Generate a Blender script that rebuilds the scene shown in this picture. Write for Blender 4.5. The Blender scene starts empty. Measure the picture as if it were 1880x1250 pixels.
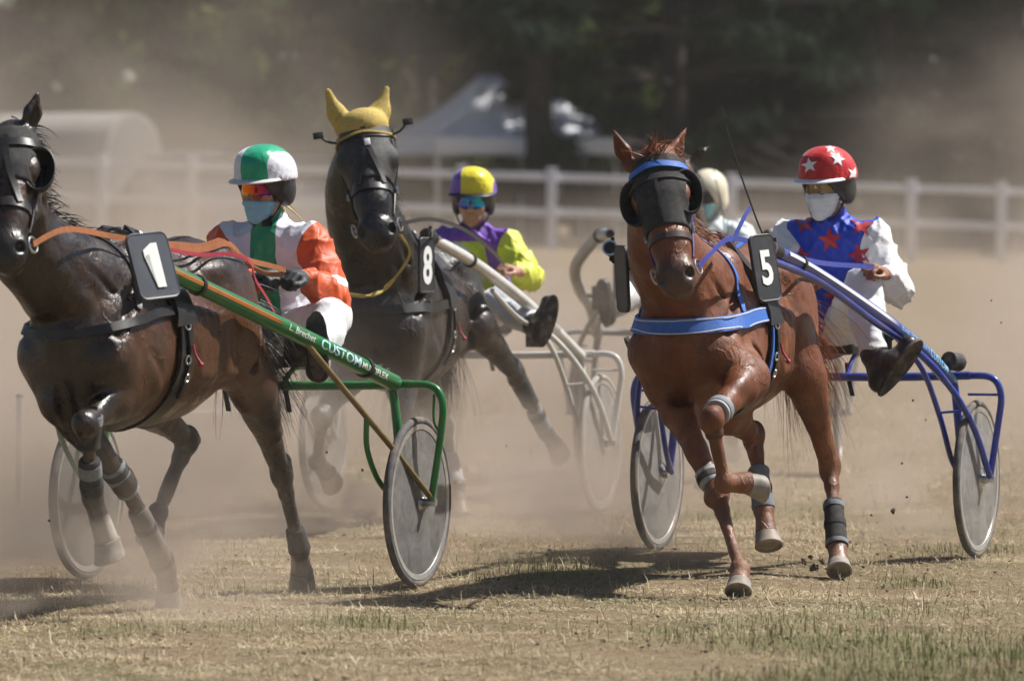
import bpy, bmesh, math, random
import numpy as np
from mathutils import Vector, Matrix, noise as mnoise
from mathutils.bvhtree import BVHTree

# ------------------------------------------------------------------ camera, sky, sun, exposure
SC = bpy.context.scene
COL = SC.collection
FPX, CX, HZ, CAMH = 10900.0, 940.0, 360.0, 1.63      # focal length, centre column, horizon row (photo pixels), eye height

cam_d = bpy.data.cameras.new('camera')
cam_d.sensor_width = 36.0
cam_d.lens = 36.0 * FPX / 1880.0
cam_d.shift_y = -(625.0 - HZ) / 1880.0
cam_d.clip_start = 0.5
cam_d.clip_end = 2000.0
cam_d.dof.use_dof = True
cam_d.dof.focus_distance = 24.9
cam_d.dof.aperture_fstop = 3.8
cam = bpy.data.objects.new('camera', cam_d)
cam.location = (0, 0, CAMH)
cam.rotation_euler = (math.radians(90), 0, 0)
COL.objects.link(cam)
SC.camera = cam

SUN_EL, SUN_AZ = 54.0, 17.0          # elevation; degrees the sun stands behind the right-hand side (+X towards +Y)
sd = Vector((math.cos(math.radians(SUN_EL)) * math.cos(math.radians(SUN_AZ)),
             math.cos(math.radians(SUN_EL)) * math.sin(math.radians(SUN_AZ)),
             math.sin(math.radians(SUN_EL))))
world = bpy.data.worlds.new('World')
SC.world = world
world.use_nodes = True
wn = world.node_tree
bg = wn.nodes['Background']
sky = wn.nodes.new('ShaderNodeTexSky')
sky.sky_type = 'NISHITA'
sky.sun_disc = False
sky.sun_elevation = math.radians(SUN_EL)
sky.sun_rotation = math.atan2(sd.x, sd.y)
wn.links.new(sky.outputs[0], bg.inputs[0])
bg.inputs[1].default_value = 0.05

sun_d = bpy.data.lights.new('sun', 'SUN')
sun_d.energy = 5.0
sun_d.angle = math.radians(0.5)
sun_d.color = (1.0, 0.965, 0.91)
sun = bpy.data.objects.new('sun', sun_d)
sun.rotation_euler = (-sd).to_track_quat('-Z', 'Y').to_euler()
sun.location = (20, 10, 30)
COL.objects.link(sun)

SC.view_settings.view_transform = 'Standard'
SC.view_settings.look = 'None'
SC.view_settings.exposure = 0.55
SC.view_settings.gamma = 1.0
SC.render.engine = 'CYCLES'
SC.cycles.use_denoising = True
SC.cycles.max_bounces = 8
SC.cycles.volume_bounces = 1
SC.cycles.transparent_max_bounces = 12
SC.cycles.volume_max_steps = 160
SC.cycles.volume_step_rate = 3.0
SC.cycles.use_adaptive_sampling = True
SC.cycles.adaptive_threshold = 0.025

# ------------------------------------------------------------------ helpers
def V(*a):
    return np.array(a, dtype=np.float64)

def P(px, py, D):
    """the point that lies D metres away along the sight line through a photo pixel"""
    return V((px - CX) / FPX * D, D, CAMH - (py - HZ) / FPX * D)

def unit(v):
    v = np.asarray(v, float)
    return v / (np.linalg.norm(v) + 1e-12)

def lerp(a, b, t):
    return a + (b - a) * t

def empty(name, loc, label=None, cat=None, group=None, kind=None):
    o = bpy.data.objects.new(name, None)
    o.empty_display_size = 0.2
    o.location = tuple(loc)
    COL.objects.link(o)
    tag(o, label, cat, group, kind)
    return o

def tag(o, label=None, cat=None, group=None, kind=None):
    if label: o['label'] = label
    if cat: o['category'] = cat
    if group: o['group'] = group
    if kind: o['kind'] = kind
    return o

def mesh_obj(name, verts, faces, mat, parent=None, smooth=True, attrs=None, label=None):
    """verts in world space; the object sits at its thing's origin"""
    verts = np.asarray(verts, dtype=np.float32).reshape(-1, 3)
    off = np.zeros(3)
    p = parent
    while p is not None:
        off = off + np.array(p.location)
        p = p.parent
    me = bpy.data.meshes.new(name)
    verts = verts - off.astype(np.float32)
    if isinstance(faces, np.ndarray) and faces.ndim == 2:
        n, k = faces.shape
        me.vertices.add(len(verts))
        me.vertices.foreach_set('co', verts.ravel())
        me.loops.add(n * k)
        me.loops.foreach_set('vertex_index', faces.astype(np.int32).ravel())
        me.polygons.add(n)
        me.polygons.foreach_set('loop_start', np.arange(0, n * k, k, dtype=np.int32))
        me.update(calc_edges=True)
        me.validate()
    else:
        me.from_pydata(verts.tolist(), [], [list(f) for f in faces])
        me.update()
    if smooth:
        me.polygons.foreach_set('use_smooth', np.ones(len(me.polygons), dtype=bool))
    if attrs:
        for k_, a in attrs.items():
            at = me.attributes.new(k_, 'FLOAT', 'POINT')
            at.data.foreach_set('value', np.asarray(a, dtype=np.float32))
    if mat is not None:
        for m in (mat if isinstance(mat, (list, tuple)) else [mat]):
            me.materials.append(m)
    o = bpy.data.objects.new(name, me)
    COL.objects.link(o)
    if parent is not None:
        o.parent = parent
    if label: o['label'] = label
    return o

class MB:
    """collects shapes into one mesh"""
    def __init__(s):
        s.v, s.f, s.n = [], [], 0
    def add(s, verts, faces):
        verts = np.asarray(verts, float).reshape(-1, 3)
        s.v.append(verts)
        s.f += [[i + s.n for i in f] for f in faces]
        s.n += len(verts)
        return s
    def tube(s, pts, r, seg=10, caps=True, flat=1.0, up=None):
        pts = np.asarray(pts, float)
        n = len(pts)
        rr = np.full(n, r, float) if np.isscalar(r) else np.asarray(r, float)
        tang = np.gradient(pts, axis=0)
        tang /= np.linalg.norm(tang, axis=1)[:, None] + 1e-12
        u0 = np.array(up if up is not None else (0, 0, 1.0), float)
        if abs(np.dot(u0, tang[0])) > 0.95:
            u0 = np.array((1.0, 0, 0))
        vs = []
        u = u0
        for i in range(n):
            t = tang[i]
            u = u - t * np.dot(u, t) if up is None else u0 - t * np.dot(u0, t)
            u = unit(u)
            w = np.cross(t, u)
            a = np.arange(seg) * 2 * math.pi / seg
            vs.append(pts[i] + rr[i] * (np.cos(a)[:, None] * u * flat + np.sin(a)[:, None] * w))
        fs = []
        for i in range(n - 1):
            for j in range(seg):
                k = (j + 1) % seg
                fs.append([i * seg + j, i * seg + k, (i + 1) * seg + k, (i + 1) * seg + j])
        if caps:
            fs.append(list(range(seg))[::-1])
            fs.append([(n - 1) * seg + j for j in range(seg)])
        return s.add(np.concatenate(vs), fs)
    def box(s, c, size, ax=None, bev=0.0):
        c = np.asarray(c, float)
        ax = np.eye(3) if ax is None else np.asarray(ax, float)
        h = np.asarray(size, float) / 2
        bm = bmesh.new()
        bmesh.ops.create_cube(bm, size=1.0)
        for v in bm.verts:
            v.co = Vector((v.co.x * 2 * h[0], v.co.y * 2 * h[1], v.co.z * 2 * h[2]))
        if bev > 0:
            bmesh.ops.bevel(bm, geom=bm.edges[:], offset=bev, segments=2, affect='EDGES', profile=0.5)
        bm.verts.index_update()
        vs = np.array([v.co[:] for v in bm.verts]) @ ax + c
        fs = [[v.index for v in f.verts] for f in bm.faces]
        bm.free()
        return s.add(vs, fs)
    def sphere(s, c, r, ax=None, seg=12, rings=8):
        c = np.asarray(c, float)
        r = np.full(3, r, float) if np.isscalar(r) else np.asarray(r, float)
        ax = np.eye(3) if ax is None else np.asarray(ax, float)
        vs = [[0, 0, 1]]
        for i in range(1, rings):
            th = math.pi * i / rings
            for j in range(seg):
                a = 2 * math.pi * j / seg
                vs.append([math.sin(th) * math.cos(a), math.sin(th) * math.sin(a), math.cos(th)])
        vs.append([0, 0, -1])
        fs = [[0, 1 + j, 1 + (j + 1) % seg] for j in range(seg)]
        for i in range(rings - 2):
            for j in range(seg):
                a, b = 1 + i * seg + j, 1 + i * seg + (j + 1) % seg
                fs.append([a, a + seg, b + seg, b])
        L = len(vs) - 1
        o = 1 + (rings - 2) * seg
        fs += [[o + j, L, o + (j + 1) % seg] for j in range(seg)]
        return s.add((np.array(vs) * r) @ ax + c, fs)
    def lathe(s, c, axis, prof, seg=32, close=False):
        """prof: (radius, height) pairs turned round an axis through c"""
        c = np.asarray(c, float)
        a3 = unit(axis)
        u = unit(np.cross(a3, (0, 0, 1.0) if abs(a3[2]) < 0.9 else (1.0, 0, 0)))
        w = np.cross(a3, u)
        vs = []
        for r, h in prof:
            for j in range(seg):
                a = 2 * math.pi * j / seg
                vs.append(c + a3 * h + (u * math.cos(a) + w * math.sin(a)) * r)
        fs = []
        n = len(prof)
        for i in range(n if close else n - 1):
            i2 = (i + 1) % n
            for j in range(seg):
                k = (j + 1) % seg
                fs.append([i * seg + j, i * seg + k, i2 * seg + k, i2 * seg + j])
        return s.add(np.array(vs), fs)
    def strip(s, pts, nrm, wdir, w, th):
        """flat strap: centre line, outward normals, width directions"""
        pts = np.asarray(pts, float)
        n = len(pts)
        vs = []
        for i in range(n):
            a = unit(nrm[i]); b = unit(wdir[i])
            ww = w if np.isscalar(w) else w[i]
            for (su, sv) in ((-1, 0), (1, 0), (1, 1), (-1, 1)):
                vs.append(pts[i] + b * su * ww / 2 + a * sv * th)
        fs = []
        for i in range(n - 1):
            for j in range(4):
                k = (j + 1) % 4
                fs.append([i * 4 + j, i * 4 + k, i * 4 + 4 + k, i * 4 + 4 + j])
        fs.append([0, 3, 2, 1]); m = (n - 1) * 4
        fs.append([m, m + 1, m + 2, m + 3])
        return s.add(np.array(vs), fs)
    def build(s, name, mat, parent=None, smooth=True, label=None):
        o = mesh_obj(name, np.concatenate(s.v), s.f, mat, parent, smooth, label=label)
        if smooth:
            try:
                o.data.set_sharp_from_angle(angle=math.radians(42))
            except Exception:
                pass
        return o

def spline(pts, n=8):
    """Catmull-Rom through points (any dimension)"""
    p = np.asarray(pts, float)
    p = np.vstack([2 * p[0] - p[1], p, 2 * p[-1] - p[-2]])
    out = []
    for i in range(1, len(p) - 2):
        for k in range(n):
            t = k / n
            a, b, c, d = p[i - 1], p[i], p[i + 1], p[i + 2]
            out.append(0.5 * ((2 * b) + (c - a) * t + (2 * a - 5 * b + 4 * c - d) * t * t + (3 * b - a - 3 * c + d) * t ** 3))
    out.append(p[-2])
    return np.array(out)

# ---- implicit surfaces: smooth blends of rounded shapes, turned into one continuous skin
class Sdf:
    def __init__(s, res=0.012):
        s.res, s.pr = res, []
    def cone(s, a, b, ra, rb, k=0.03, side=None, ratio=1.0, op=1):
        s.pr.append(('c', np.asarray(a, float), np.asarray(b, float), ra, rb, k, None if side is None else unit(side), ratio, op)); return s
    def chain(s, pts, rad, k=0.03, side=None, ratio=1.0, n=3):
        pp = spline(pts, n); rr = spline(np.asarray(rad, float)[:, None], n)[:, 0]
        for i in range(len(pp) - 1):
            s.cone(pp[i], pp[i + 1], rr[i], rr[i + 1], k if i == 0 else min(k, 0.02), side, ratio)
        return s
    def ell(s, c, r, ax=None, k=0.03, op=1):
        s.pr.append(('e', np.asarray(c, float), np.asarray(r, float), np.eye(3) if ax is None else np.asarray(ax, float), k, op)); return s
    def _bb(s, p):
        if p[0] == 'c':
            m = max(p[3], p[4]) * max(1.0, p[7])
            return np.minimum(p[1], p[2]) - m, np.maximum(p[1], p[2]) + m
        e = np.abs(p[3]).T @ p[2]
        return p[1] - e, p[1] + e
    @staticmethod
    def _ev(p, X):
        if p[0] == 'c':
            _, a, b, ra, rb, k, side, ratio, op = p
            ab = b - a
            q = X - a.astype(np.float32)
            t = np.clip((q @ ab.astype(np.float32)) / max(float(ab @ ab), 1e-9), 0, 1)
            q = q - t[:, None] * ab.astype(np.float32)
            r = ra + (rb - ra) * t
            if side is not None:
                qs = q @ side.astype(np.float32)
                d2 = np.einsum('ij,ij->i', q, q) + qs * qs * (1 / ratio ** 2 - 1)
                return (np.sqrt(np.maximum(d2, 0)) - r) * min(1.0, ratio)
            return np.sqrt(np.einsum('ij,ij->i', q, q)) - r
        _, c, r, ax, k, op = p
        q = (X - c.astype(np.float32)) @ ax.T.astype(np.float32)
        qa = q / r.astype(np.float32)
        k0 = np.sqrt(np.einsum('ij,ij->i', qa, qa))
        qb = qa / r.astype(np.float32)
        k1 = np.sqrt(np.einsum('ij,ij->i', qb, qb)) + 1e-9
        return k0 * (k0 - 1) / k1
    def mesh(s, warp=None):
        M = 0.07
        lo = np.min([s._bb(p)[0] for p in s.pr if p[-1] > 0], axis=0) - 0.03
        hi = np.max([s._bb(p)[1] for p in s.pr if p[-1] > 0], axis=0) + 0.03
        h = s.res
        dim = np.ceil((hi - lo) / h).astype(int) + 1
        D = np.full(dim, M, np.float32)
        axs = [(lo[i] + h * np.arange(dim[i])).astype(np.float32) for i in range(3)]
        for p in s.pr:
            a, b = s._bb(p)
            k = p[5] if p[0] == 'c' else p[4]
            i0 = np.clip(np.floor((a - M - k - lo) / h).astype(int), 0, dim - 1)
            i1 = np.clip(np.ceil((b + M + k - lo) / h).astype(int) + 1, 1, dim)
            sl = tuple(slice(i0[i], i1[i]) for i in range(3))
            g = np.meshgrid(*[axs[i][sl[i]] for i in range(3)], indexing='ij')
            X = np.stack([q.ravel() for q in g], 1)
            d = s._ev(p, X).reshape(g[0].shape)
            old = D[sl]
            if p[-1] > 0:
                hh = np.clip(0.5 + 0.5 * (old - d) / k, 0, 1)
                D[sl] = np.minimum(old * (1 - hh) + d * hh - k * hh * (1 - hh), M)
            else:
                hh = np.clip(0.5 - 0.5 * (old + d) / k, 0, 1)
                D[sl] = old * (1 - hh) + (-d) * hh + k * hh * (1 - hh)
        if warp is not None:
            near = np.abs(D) < 0.05
            idx = np.argwhere(near)
            X = (lo + idx * h).astype(np.float32)
            D[near] += warp(X).astype(np.float32)
        return surf_nets(D, lo, h)

def surf_nets(D, lo, h):
    ins = D < 0
    c = np.zeros(np.array(D.shape) - 1, np.int8)
    for dx in (0, 1):
        for dy in (0, 1):
            for dz in (0, 1):
                c += ins[dx:D.shape[0] - 1 + dx, dy:D.shape[1] - 1 + dy, dz:D.shape[2] - 1 + dz]
    act = (c > 0) & (c < 8)
    idx = np.argwhere(act)
    vid = np.full(act.shape, -1, np.int32)
    vid[act] = np.arange(len(idx))
    cs = np.array([[x, y, z] for x in (0, 1) for y in (0, 1) for z in (0, 1)])
    val = np.stack([D[idx[:, 0] + q[0], idx[:, 1] + q[1], idx[:, 2] + q[2]] for q in cs], 1)
    acc = np.zeros((len(idx), 3)); cnt = np.zeros(len(idx))
    for i in range(8):
        for j in range(i + 1, 8):
            if np.abs(cs[i] - cs[j]).sum() != 1: continue
            a, b = val[:, i], val[:, j]
            m = (a < 0) != (b < 0)
            t = np.where(m, a / np.where(m, a - b, 1), 0)
            acc += np.where(m[:, None], cs[i] + t[:, None] * (cs[j] - cs[i]), 0)
            cnt += m
    vs = lo + h * (idx + acc / cnt[:, None])
    F = []
    for ax in range(3):
        u, v = (ax + 1) % 3, (ax + 2) % 3
        sh = list(D.shape)
        a = [slice(None)] * 3; b = [slice(None)] * 3
        a[ax] = slice(0, sh[ax] - 1); b[ax] = slice(1, sh[ax])
        x = ins[tuple(a)] != ins[tuple(b)]
        e = np.argwhere(x)
        e = e[(e[:, u] > 0) & (e[:, v] > 0) & (e[:, u] < sh[u] - 1) & (e[:, v] < sh[v] - 1)]
        du = np.zeros(3, int); du[u] = 1
        dv = np.zeros(3, int); dv[v] = 1
        q = [vid[tuple((e - du - dv).T)], vid[tuple((e - dv).T)], vid[tuple(e.T)], vid[tuple((e - du).T)]]
        q = np.stack(q, 1)
        fl = ins[tuple(e.T)]
        q = np.where(fl[:, None], q, q[:, ::-1])
        F.append(q)
    F = np.concatenate(F)
    F = F[(F >= 0).all(1)]
    return vs, F

def vnoise(X, scale, seed=0.0, oct=1):
    """cheap smooth pseudo noise for vertex arrays, about -1..1"""
    rs = np.random.RandomState(int(seed * 17 + 3))
    out = np.zeros(len(X))
    for o in range(oct):
        for _ in range(4):
            d = rs.normal(size=3); d /= np.linalg.norm(d)
            out += np.sin((X @ d) * scale * (2 ** o) * rs.uniform(0.7, 1.4) + rs.uniform(0, 6.28)) / (2 ** o) / 3
    return out

# ---- materials
def new_mat(name):
    m = bpy.data.materials.new(name)
    m.use_nodes = True
    nt = m.node_tree
    return m, nt, nt.nodes['Principled BSDF']

def nd(nt, typ, **kw):
    n = nt.nodes.new(typ)
    for k, v in kw.items():
        if k in ('op',): n.operation = v
        elif hasattr(n, k) and not k.startswith('i_'): setattr(n, k, v)
    return n

def ramp(nt, fac, stops):
    r = nt.nodes.new('ShaderNodeValToRGB')
    el = r.color_ramp.elements
    while len(el) < len(stops): el.new(0.5)
    for e, (p, c) in zip(el, stops):
        e.position = p
        e.color = (*c, 1) if len(c) == 3 else c
    nt.links.new(fac, r.inputs[0])
    return r.outputs[0]

def noise_n(nt, scale, detail=4, rough=0.55, vec=None, dist=0.0):
    t = nt.nodes.new('ShaderNodeTexNoise')
    t.inputs['Scale'].default_value = scale
    t.inputs['Detail'].default_value = detail
    t.inputs['Roughness'].default_value = rough
    t.inputs['Distortion'].default_value = dist
    if vec is None:
        tc = nt.nodes.new('ShaderNodeTexCoord'); vec = tc.outputs['Object']
    nt.links.new(vec, t.inputs['Vector'])
    return t.outputs['Fac']

def mixc(nt, fac, a, b):
    m = nt.nodes.new('ShaderNodeMix'); m.data_type = 'RGBA'
    for s, x in ((6, a), (7, b)):
        if isinstance(x, (tuple, list)): m.inputs[s].default_value = (*x[:3], 1)
        else: nt.links.new(x, m.inputs[s])
    if isinstance(fac, float): m.inputs[0].default_value = fac
    else: nt.links.new(fac, m.inputs[0])
    return m.outputs[2]

def attr_n(nt, name):
    a = nt.nodes.new('ShaderNodeAttribute'); a.attribute_name = name
    return a.outputs['Fac']

def math_n(nt, op, a, b=None, clamp=False):
    m = nt.nodes.new('ShaderNodeMath'); m.operation = op; m.use_clamp = clamp
    for i, x in enumerate((a, b)):
        if x is None: continue
        if isinstance(x, (int, float)): m.inputs[i].default_value = x
        else: nt.links.new(x, m.inputs[i])
    return m.outputs[0]

def bump(nt, bs, hgt, strength=0.3, dist=0.01):
    b = nt.nodes.new('ShaderNodeBump')
    b.inputs['Strength'].default_value = strength
    b.inputs['Distance'].default_value = dist
    nt.links.new(hgt, b.inputs['Height'])
    nt.links.new(b.outputs[0], bs.inputs['Normal'])

_MC = {}
def mat(name, col, rough=0.6, metal=0.0, vary=0.15, scale=25.0, dirt=0.0, dirtcol=(0.30, 0.23, 0.16), coat=0.0, bmp=0.0, spec=0.5, sheen=0.0):
    if name in _MC: return _MC[name]
    m, nt, bs = new_mat(name)
    n = noise_n(nt, scale, 5)
    lo = tuple(c * (1 - vary) for c in col); hi = tuple(min(1, c * (1 + vary)) for c in col)
    c = ramp(nt, n, [(0.3, lo), (0.7, hi)])
    if dirt > 0:
        n2 = noise_n(nt, scale * 0.35, 6, 0.65)
        f = ramp(nt, n2, [(0.45, (0, 0, 0)), (0.75, (dirt, dirt, dirt))])
        c = mixc(nt, f, c, dirtcol)
    nt.links.new(c, bs.inputs['Base Color'])
    bs.inputs['Roughness'].default_value = rough
    bs.inputs['Metallic'].default_value = metal
    bs.inputs['Coat Weight'].default_value = coat
    bs.inputs['Specular IOR Level'].default_value = spec
    bs.inputs['Sheen Weight'].default_value = sheen
    if bmp > 0:
        bump(nt, bs, noise_n(nt, scale * 3, 3), bmp, 0.004)
    _MC[name] = m
    return m

def arc_mark(verts2d):
    return verts2d

def text_mesh(txt, size=1.0, bold=0.0, shear=0.0, spacing=1.0):
    """flat glyph outline of a word as (verts, faces) in the XY plane, lower left at the origin, height = size"""
    cu = bpy.data.curves.new('t', 'FONT')
    cu.body = txt
    cu.size = 1.0
    cu.offset = bold
    cu.shear = shear
    cu.space_character = spacing
    cu.resolution_u = 3
    o = bpy.data.objects.new('t', cu)
    COL.objects.link(o)
    dg = bpy.context.evaluated_depsgraph_get()
    dg.update()
    me = bpy.data.meshes.new_from_object(o.evaluated_get(dg))
    bm = bmesh.new(); bm.from_mesh(me)
    bmesh.ops.triangulate(bm, faces=bm.faces[:])
    bpy.data.objects.remove(o); bpy.data.meshes.remove(me); bpy.data.curves.remove(cu)
    xs = [v.co.x for v in bm.verts]; ys = [v.co.y for v in bm.verts]
    x0, y0, hh = min(xs), min(ys), max(ys) - min(ys)
    k = size / hh
    for v in bm.verts:
        v.co = Vector(((v.co.x - x0) * k, (v.co.y - y0) * k, 0))
    return bm, (max(xs) - x0) * k

def bm_arrays(bm):
    bm.verts.index_update()
    return np.array([v.co[:] for v in bm.verts]), [[v.index for v in f.verts] for f in bm.faces]

def cut_bm(bm, axis, step, lo, hi):
    """slice a flat mesh so it can follow a bent surface"""
    n = Vector((1, 0, 0)) if axis == 0 else Vector((0, 1, 0))
    x = lo + step
    while x < hi:
        bmesh.ops.bisect_plane(bm, geom=bm.verts[:] + bm.edges[:] + bm.faces[:], plane_co=n * x, plane_no=n, dist=1e-6)
        x += step

def star_bm(r, ri=0.42, grid=0.02):
    bm = bmesh.new()
    vs = []
    for i in range(10):
        a = math.pi / 2 + i * math.pi / 5
        q = r if i % 2 == 0 else r * ri
        vs.append(bm.verts.new((q * math.cos(a), q * math.sin(a), 0)))
    c = bm.verts.new((0, 0, 0))
    for i in range(10):
        bm.faces.new((c, vs[i], vs[(i + 1) % 10]))
    cut_bm(bm, 0, grid, -r, r); cut_bm(bm, 1, grid, -r, r)
    return bm

def bvh_of(o):
    me = o.data
    off = Vector((0, 0, 0)); p = o
    while p is not None:
        off += p.location; p = p.parent
    vs = [v.co + off for v in me.vertices]
    return BVHTree.FromPolygons(vs, [tuple(q.vertices) for q in me.polygons])

def decal(name, bm, bvh, origin, right, up, into, mat_, parent, lift=0.003, label=None):
    """lay a flat outline onto a curved surface: cast each point along 'into' and lift it off the cloth"""
    vs, fs = bm_arrays(bm)
    bm.free()
    right, up, into = unit(right), unit(up), unit(into)
    out, ok = [], []
    for v in vs:
        o_ = np.asarray(origin, float) + right * v[0] + up * v[1] - into * 0.25
        h, n, i, d = bvh.ray_cast(Vector(o_), Vector(into), 0.6)
        if h is None or d > 0.5:
            out.append(o_); ok.append(False)
        else:
            out.append(np.array(h) - into * lift); ok.append(True)
    fs = [f for f in fs if all(ok[i] for i in f)]
    out = np.array(out)
    fs = [f for f in fs if max(np.linalg.norm(out[f[0]] - out[f[i]]) for i in range(1, len(f))) < 0.09]
    if not fs: return None
    used = sorted({i for f in fs for i in f}); mp = {u: i for i, u in enumerate(used)}
    return mesh_obj(name, out[used], [[mp[i] for i in f] for f in fs], mat_, parent, True, label=label)

# ------------------------------------------------------------------ ground
def sstep(a, b, x):
    t = np.clip((x - a) / (b - a), 0, 1)
    return t * t * (3 - 2 * t)

def ground_z(x, y):
    x = np.asarray(x, float); y = np.asarray(y, float)
    far = sstep(45, 97, y) * (0.76 - 0.031 * np.clip(x, -14, 14))
    X = np.stack([x.ravel(), y.ravel(), 0 * x.ravel()], 1)
    near = 1 - sstep(34, 48, y)
    n = (0.010 * vnoise(X, 2.3, 3, 2) + 0.006 * vnoise(X, 9.0, 5, 2)).reshape(x.shape)
    return far + n * near - 0.010 * near

def ground_mat():
    m, nt, bs = new_mat('dry turf')
    tc = nt.nodes.new('ShaderNodeTexCoord'); v = tc.outputs['Object']
    n1 = noise_n(nt, 0.9, 6, 0.62, v); n2 = noise_n(nt, 22, 6, 0.7, v, 0.6); n3 = noise_n(nt, 95, 3, 0.6, v)
    soil = ramp(nt, n2, [(0.30, (0.058, 0.038, 0.024)), (0.47, (0.215, 0.155, 0.094)), (0.70, (0.37, 0.285, 0.180))])
    straw = ramp(nt, n3, [(0.35, (0.15, 0.105, 0.06)), (0.65, (0.40, 0.315, 0.20))])
    c = mixc(nt, math_n(nt, 'MULTIPLY', n2, 0.9), soil, straw)
    g = ramp(nt, n1, [(0.50, (0, 0, 0)), (0.68, (0.55, 0.55, 0.55))])
    c = mixc(nt, g, c, (0.115, 0.125, 0.052))
    nt.links.new(c, bs.inputs['Base Color'])
    bs.inputs['Roughness'].default_value = 0.95
    bs.inputs['Specular IOR Level'].default_value = 0.15
    h = math_n(nt, 'ADD', n2, math_n(nt, 'MULTIPLY', n3, 0.5))
    bump(nt, bs, h, 0.9, 0.03)
    return m

GROUND = ground_mat()
ys = np.concatenate([np.linspace(-20, 17, 12), np.linspace(18, 34, 170), np.linspace(34.5, 60, 40), np.linspace(62, 110, 30), np.linspace(120, 1500, 20)])
xs = np.concatenate([np.linspace(-900, -22, 12), np.linspace(-20, -4.2, 24), np.linspace(-4, 4, 110), np.linspace(4.2, 20, 24), np.linspace(22, 900, 12)])
gx, gy = np.meshgrid(xs, ys, indexing='ij')
gz = ground_z(gx, gy)
ni, nj = gx.shape
idx = np.arange(ni * nj).reshape(ni, nj)
quad = np.stack([idx[:-1, :-1], idx[1:, :-1], idx[1:, 1:], idx[:-1, 1:]], -1).reshape(-1, 4)
track = mesh_obj('track_ground', np.stack([gx, gy, gz], -1).reshape(-1, 3), quad, GROUND)
track['kind'] = 'structure'

# dry mown grass: single blades, lying and standing
def blade_mat():
    m, nt, bs = new_mat('grass blades')
    t = attr_n(nt, 'tint'); g = attr_n(nt, 'green')
    dry = ramp(nt, t, [(0.0, (0.12, 0.076, 0.040)), (0.30, (0.30, 0.222, 0.122)), (0.70, (0.51, 0.405, 0.250)), (1.0, (0.70, 0.59, 0.42))])
    grn = ramp(nt, t, [(0.0, (0.075, 0.095, 0.030)), (1.0, (0.24, 0.26, 0.10))])
    nt.links.new(mixc(nt, g, dry, grn), bs.inputs['Base Color'])
    bs.inputs['Roughness'].default_value = 0.7
    bs.inputs['Specular IOR Level'].default_value = 0.25
    return m

def green_field(x, y):
    X = np.stack([x, y, 0 * x], 1)
    a = vnoise(X, 1.3, 8, 3) * 0.55 + vnoise(X, 5.0, 9, 2) * 0.35
    right = sstep(-0.2, 1.6, x) * sstep(26, 20.5, y) * 0.95
    spots = 0
    for (cx, cy, r) in ((-0.52, 22.6, 0.16), (-0.93, 21.3, 0.10), (-0.66, 21.3, 0.12), (1.75, 24.9, 0.25), (2.1, 27.6, 0.5), (0.15, 25.5, 0.3)):
        spots = spots + 1.2 * np.exp(-((x - cx) ** 2 + ((y - cy) * 0.6) ** 2) / r ** 2)
    return np.clip(a - 0.10 + right + spots, 0, 1)

def grass(name, n, y0, y1, seed, lmin, lmax, wid, label, spread=0.4, stand=0.5, only_green=False):
    rs = np.random.RandomState(seed)
    y = y0 + (y1 - y0) * rs.rand(n * 2)
    x = (rs.rand(n * 2) * 2 - 1) * (y * 0.0865 + spread)
    X = np.stack([x, y, 0 * x], 1)
    clump = vnoise(X, 3.0, 12, 3) * 0.5 + 0.5 + vnoise(X, 14.0, 13, 2) * 0.35
    g = green_field(x, y)
    bare = np.clip(vnoise(X, 6.0, 21, 3) * 1.3 + vnoise(X, 1.7, 22, 2) * 0.6 - 0.30, 0, 1)
    keep = rs.rand(n * 2) < (np.clip((g - 0.35) * 1.5, 0, 1) if only_green else np.clip(0.35 + 0.6 * clump, 0.08, 1) * (1 - 0.93 * bare))
    x, y, g, clump = x[keep][:n], y[keep][:n], g[keep][:n], clump[keep][:n]
    n = len(x)
    z = ground_z(x, y)
    L = lmin + (lmax - lmin) * rs.rand(n) ** 1.8
    az = rs.rand(n) * 2 * np.pi
    tilt = np.clip(rs.normal(1.15 - stand * 0.55, 0.42, n), 0.05, 1.52)
    if not only_green: tilt = np.where(rs.rand(n) < 0.90, 1.36 + 0.22 * rs.rand(n), tilt)
    d = np.stack([np.cos(az) * np.sin(tilt), np.sin(az) * np.sin(tilt), np.cos(tilt)], 1)
    t2 = np.clip(tilt + rs.normal(0.25, 0.3, n), 0.0, 1.62)
    az2 = az + rs.normal(0, 0.5, n)
    d2 = np.stack([np.cos(az2) * np.sin(t2), np.sin(az2) * np.sin(t2), np.cos(t2)], 1)
    wv = np.stack([-np.sin(az), np.cos(az), 0 * az], 1)
    w = (wid * (0.6 + 0.8 * rs.rand(n)))[:, None]
    p0 = np.stack([x, y, z + 0.002 + 0.008 * rs.rand(n)], 1)
    p1 = p0 + d * (L * 0.55)[:, None]
    p2 = p1 + d2 * (L * 0.45)[:, None]
    p1[:, 2] = np.maximum(p1[:, 2], p0[:, 2]); p2[:, 2] = np.maximum(p2[:, 2], p0[:, 2] + 0.001)
    vs = np.stack([p0 - wv * w, p0 + wv * w, p1 - wv * w * 0.8, p1 + wv * w * 0.8, p2], 1).reshape(-1, 3)
    b = (np.arange(n) * 5)[:, None]
    tri = np.concatenate([b + [[0, 1, 3]], b + [[0, 3, 2]], b + [[2, 3, 4]]], 0)
    tint = np.repeat(np.clip(rs.rand(n) * 0.75 + 0.12 + 0.2 * clump, 0, 1), 5)
    gg = np.repeat(np.clip((g > rs.rand(n)) * 0.85 + 0.1 * rs.rand(n), 0, 1) if not only_green else np.clip(0.6 + 0.4 * rs.rand(n), 0, 1), 5)
    o = mesh_obj(name, vs, tri, BLADE, None, True, {'tint': tint, 'green': gg})
    return tag(o, label, 'grass', None, 'stuff')

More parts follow.
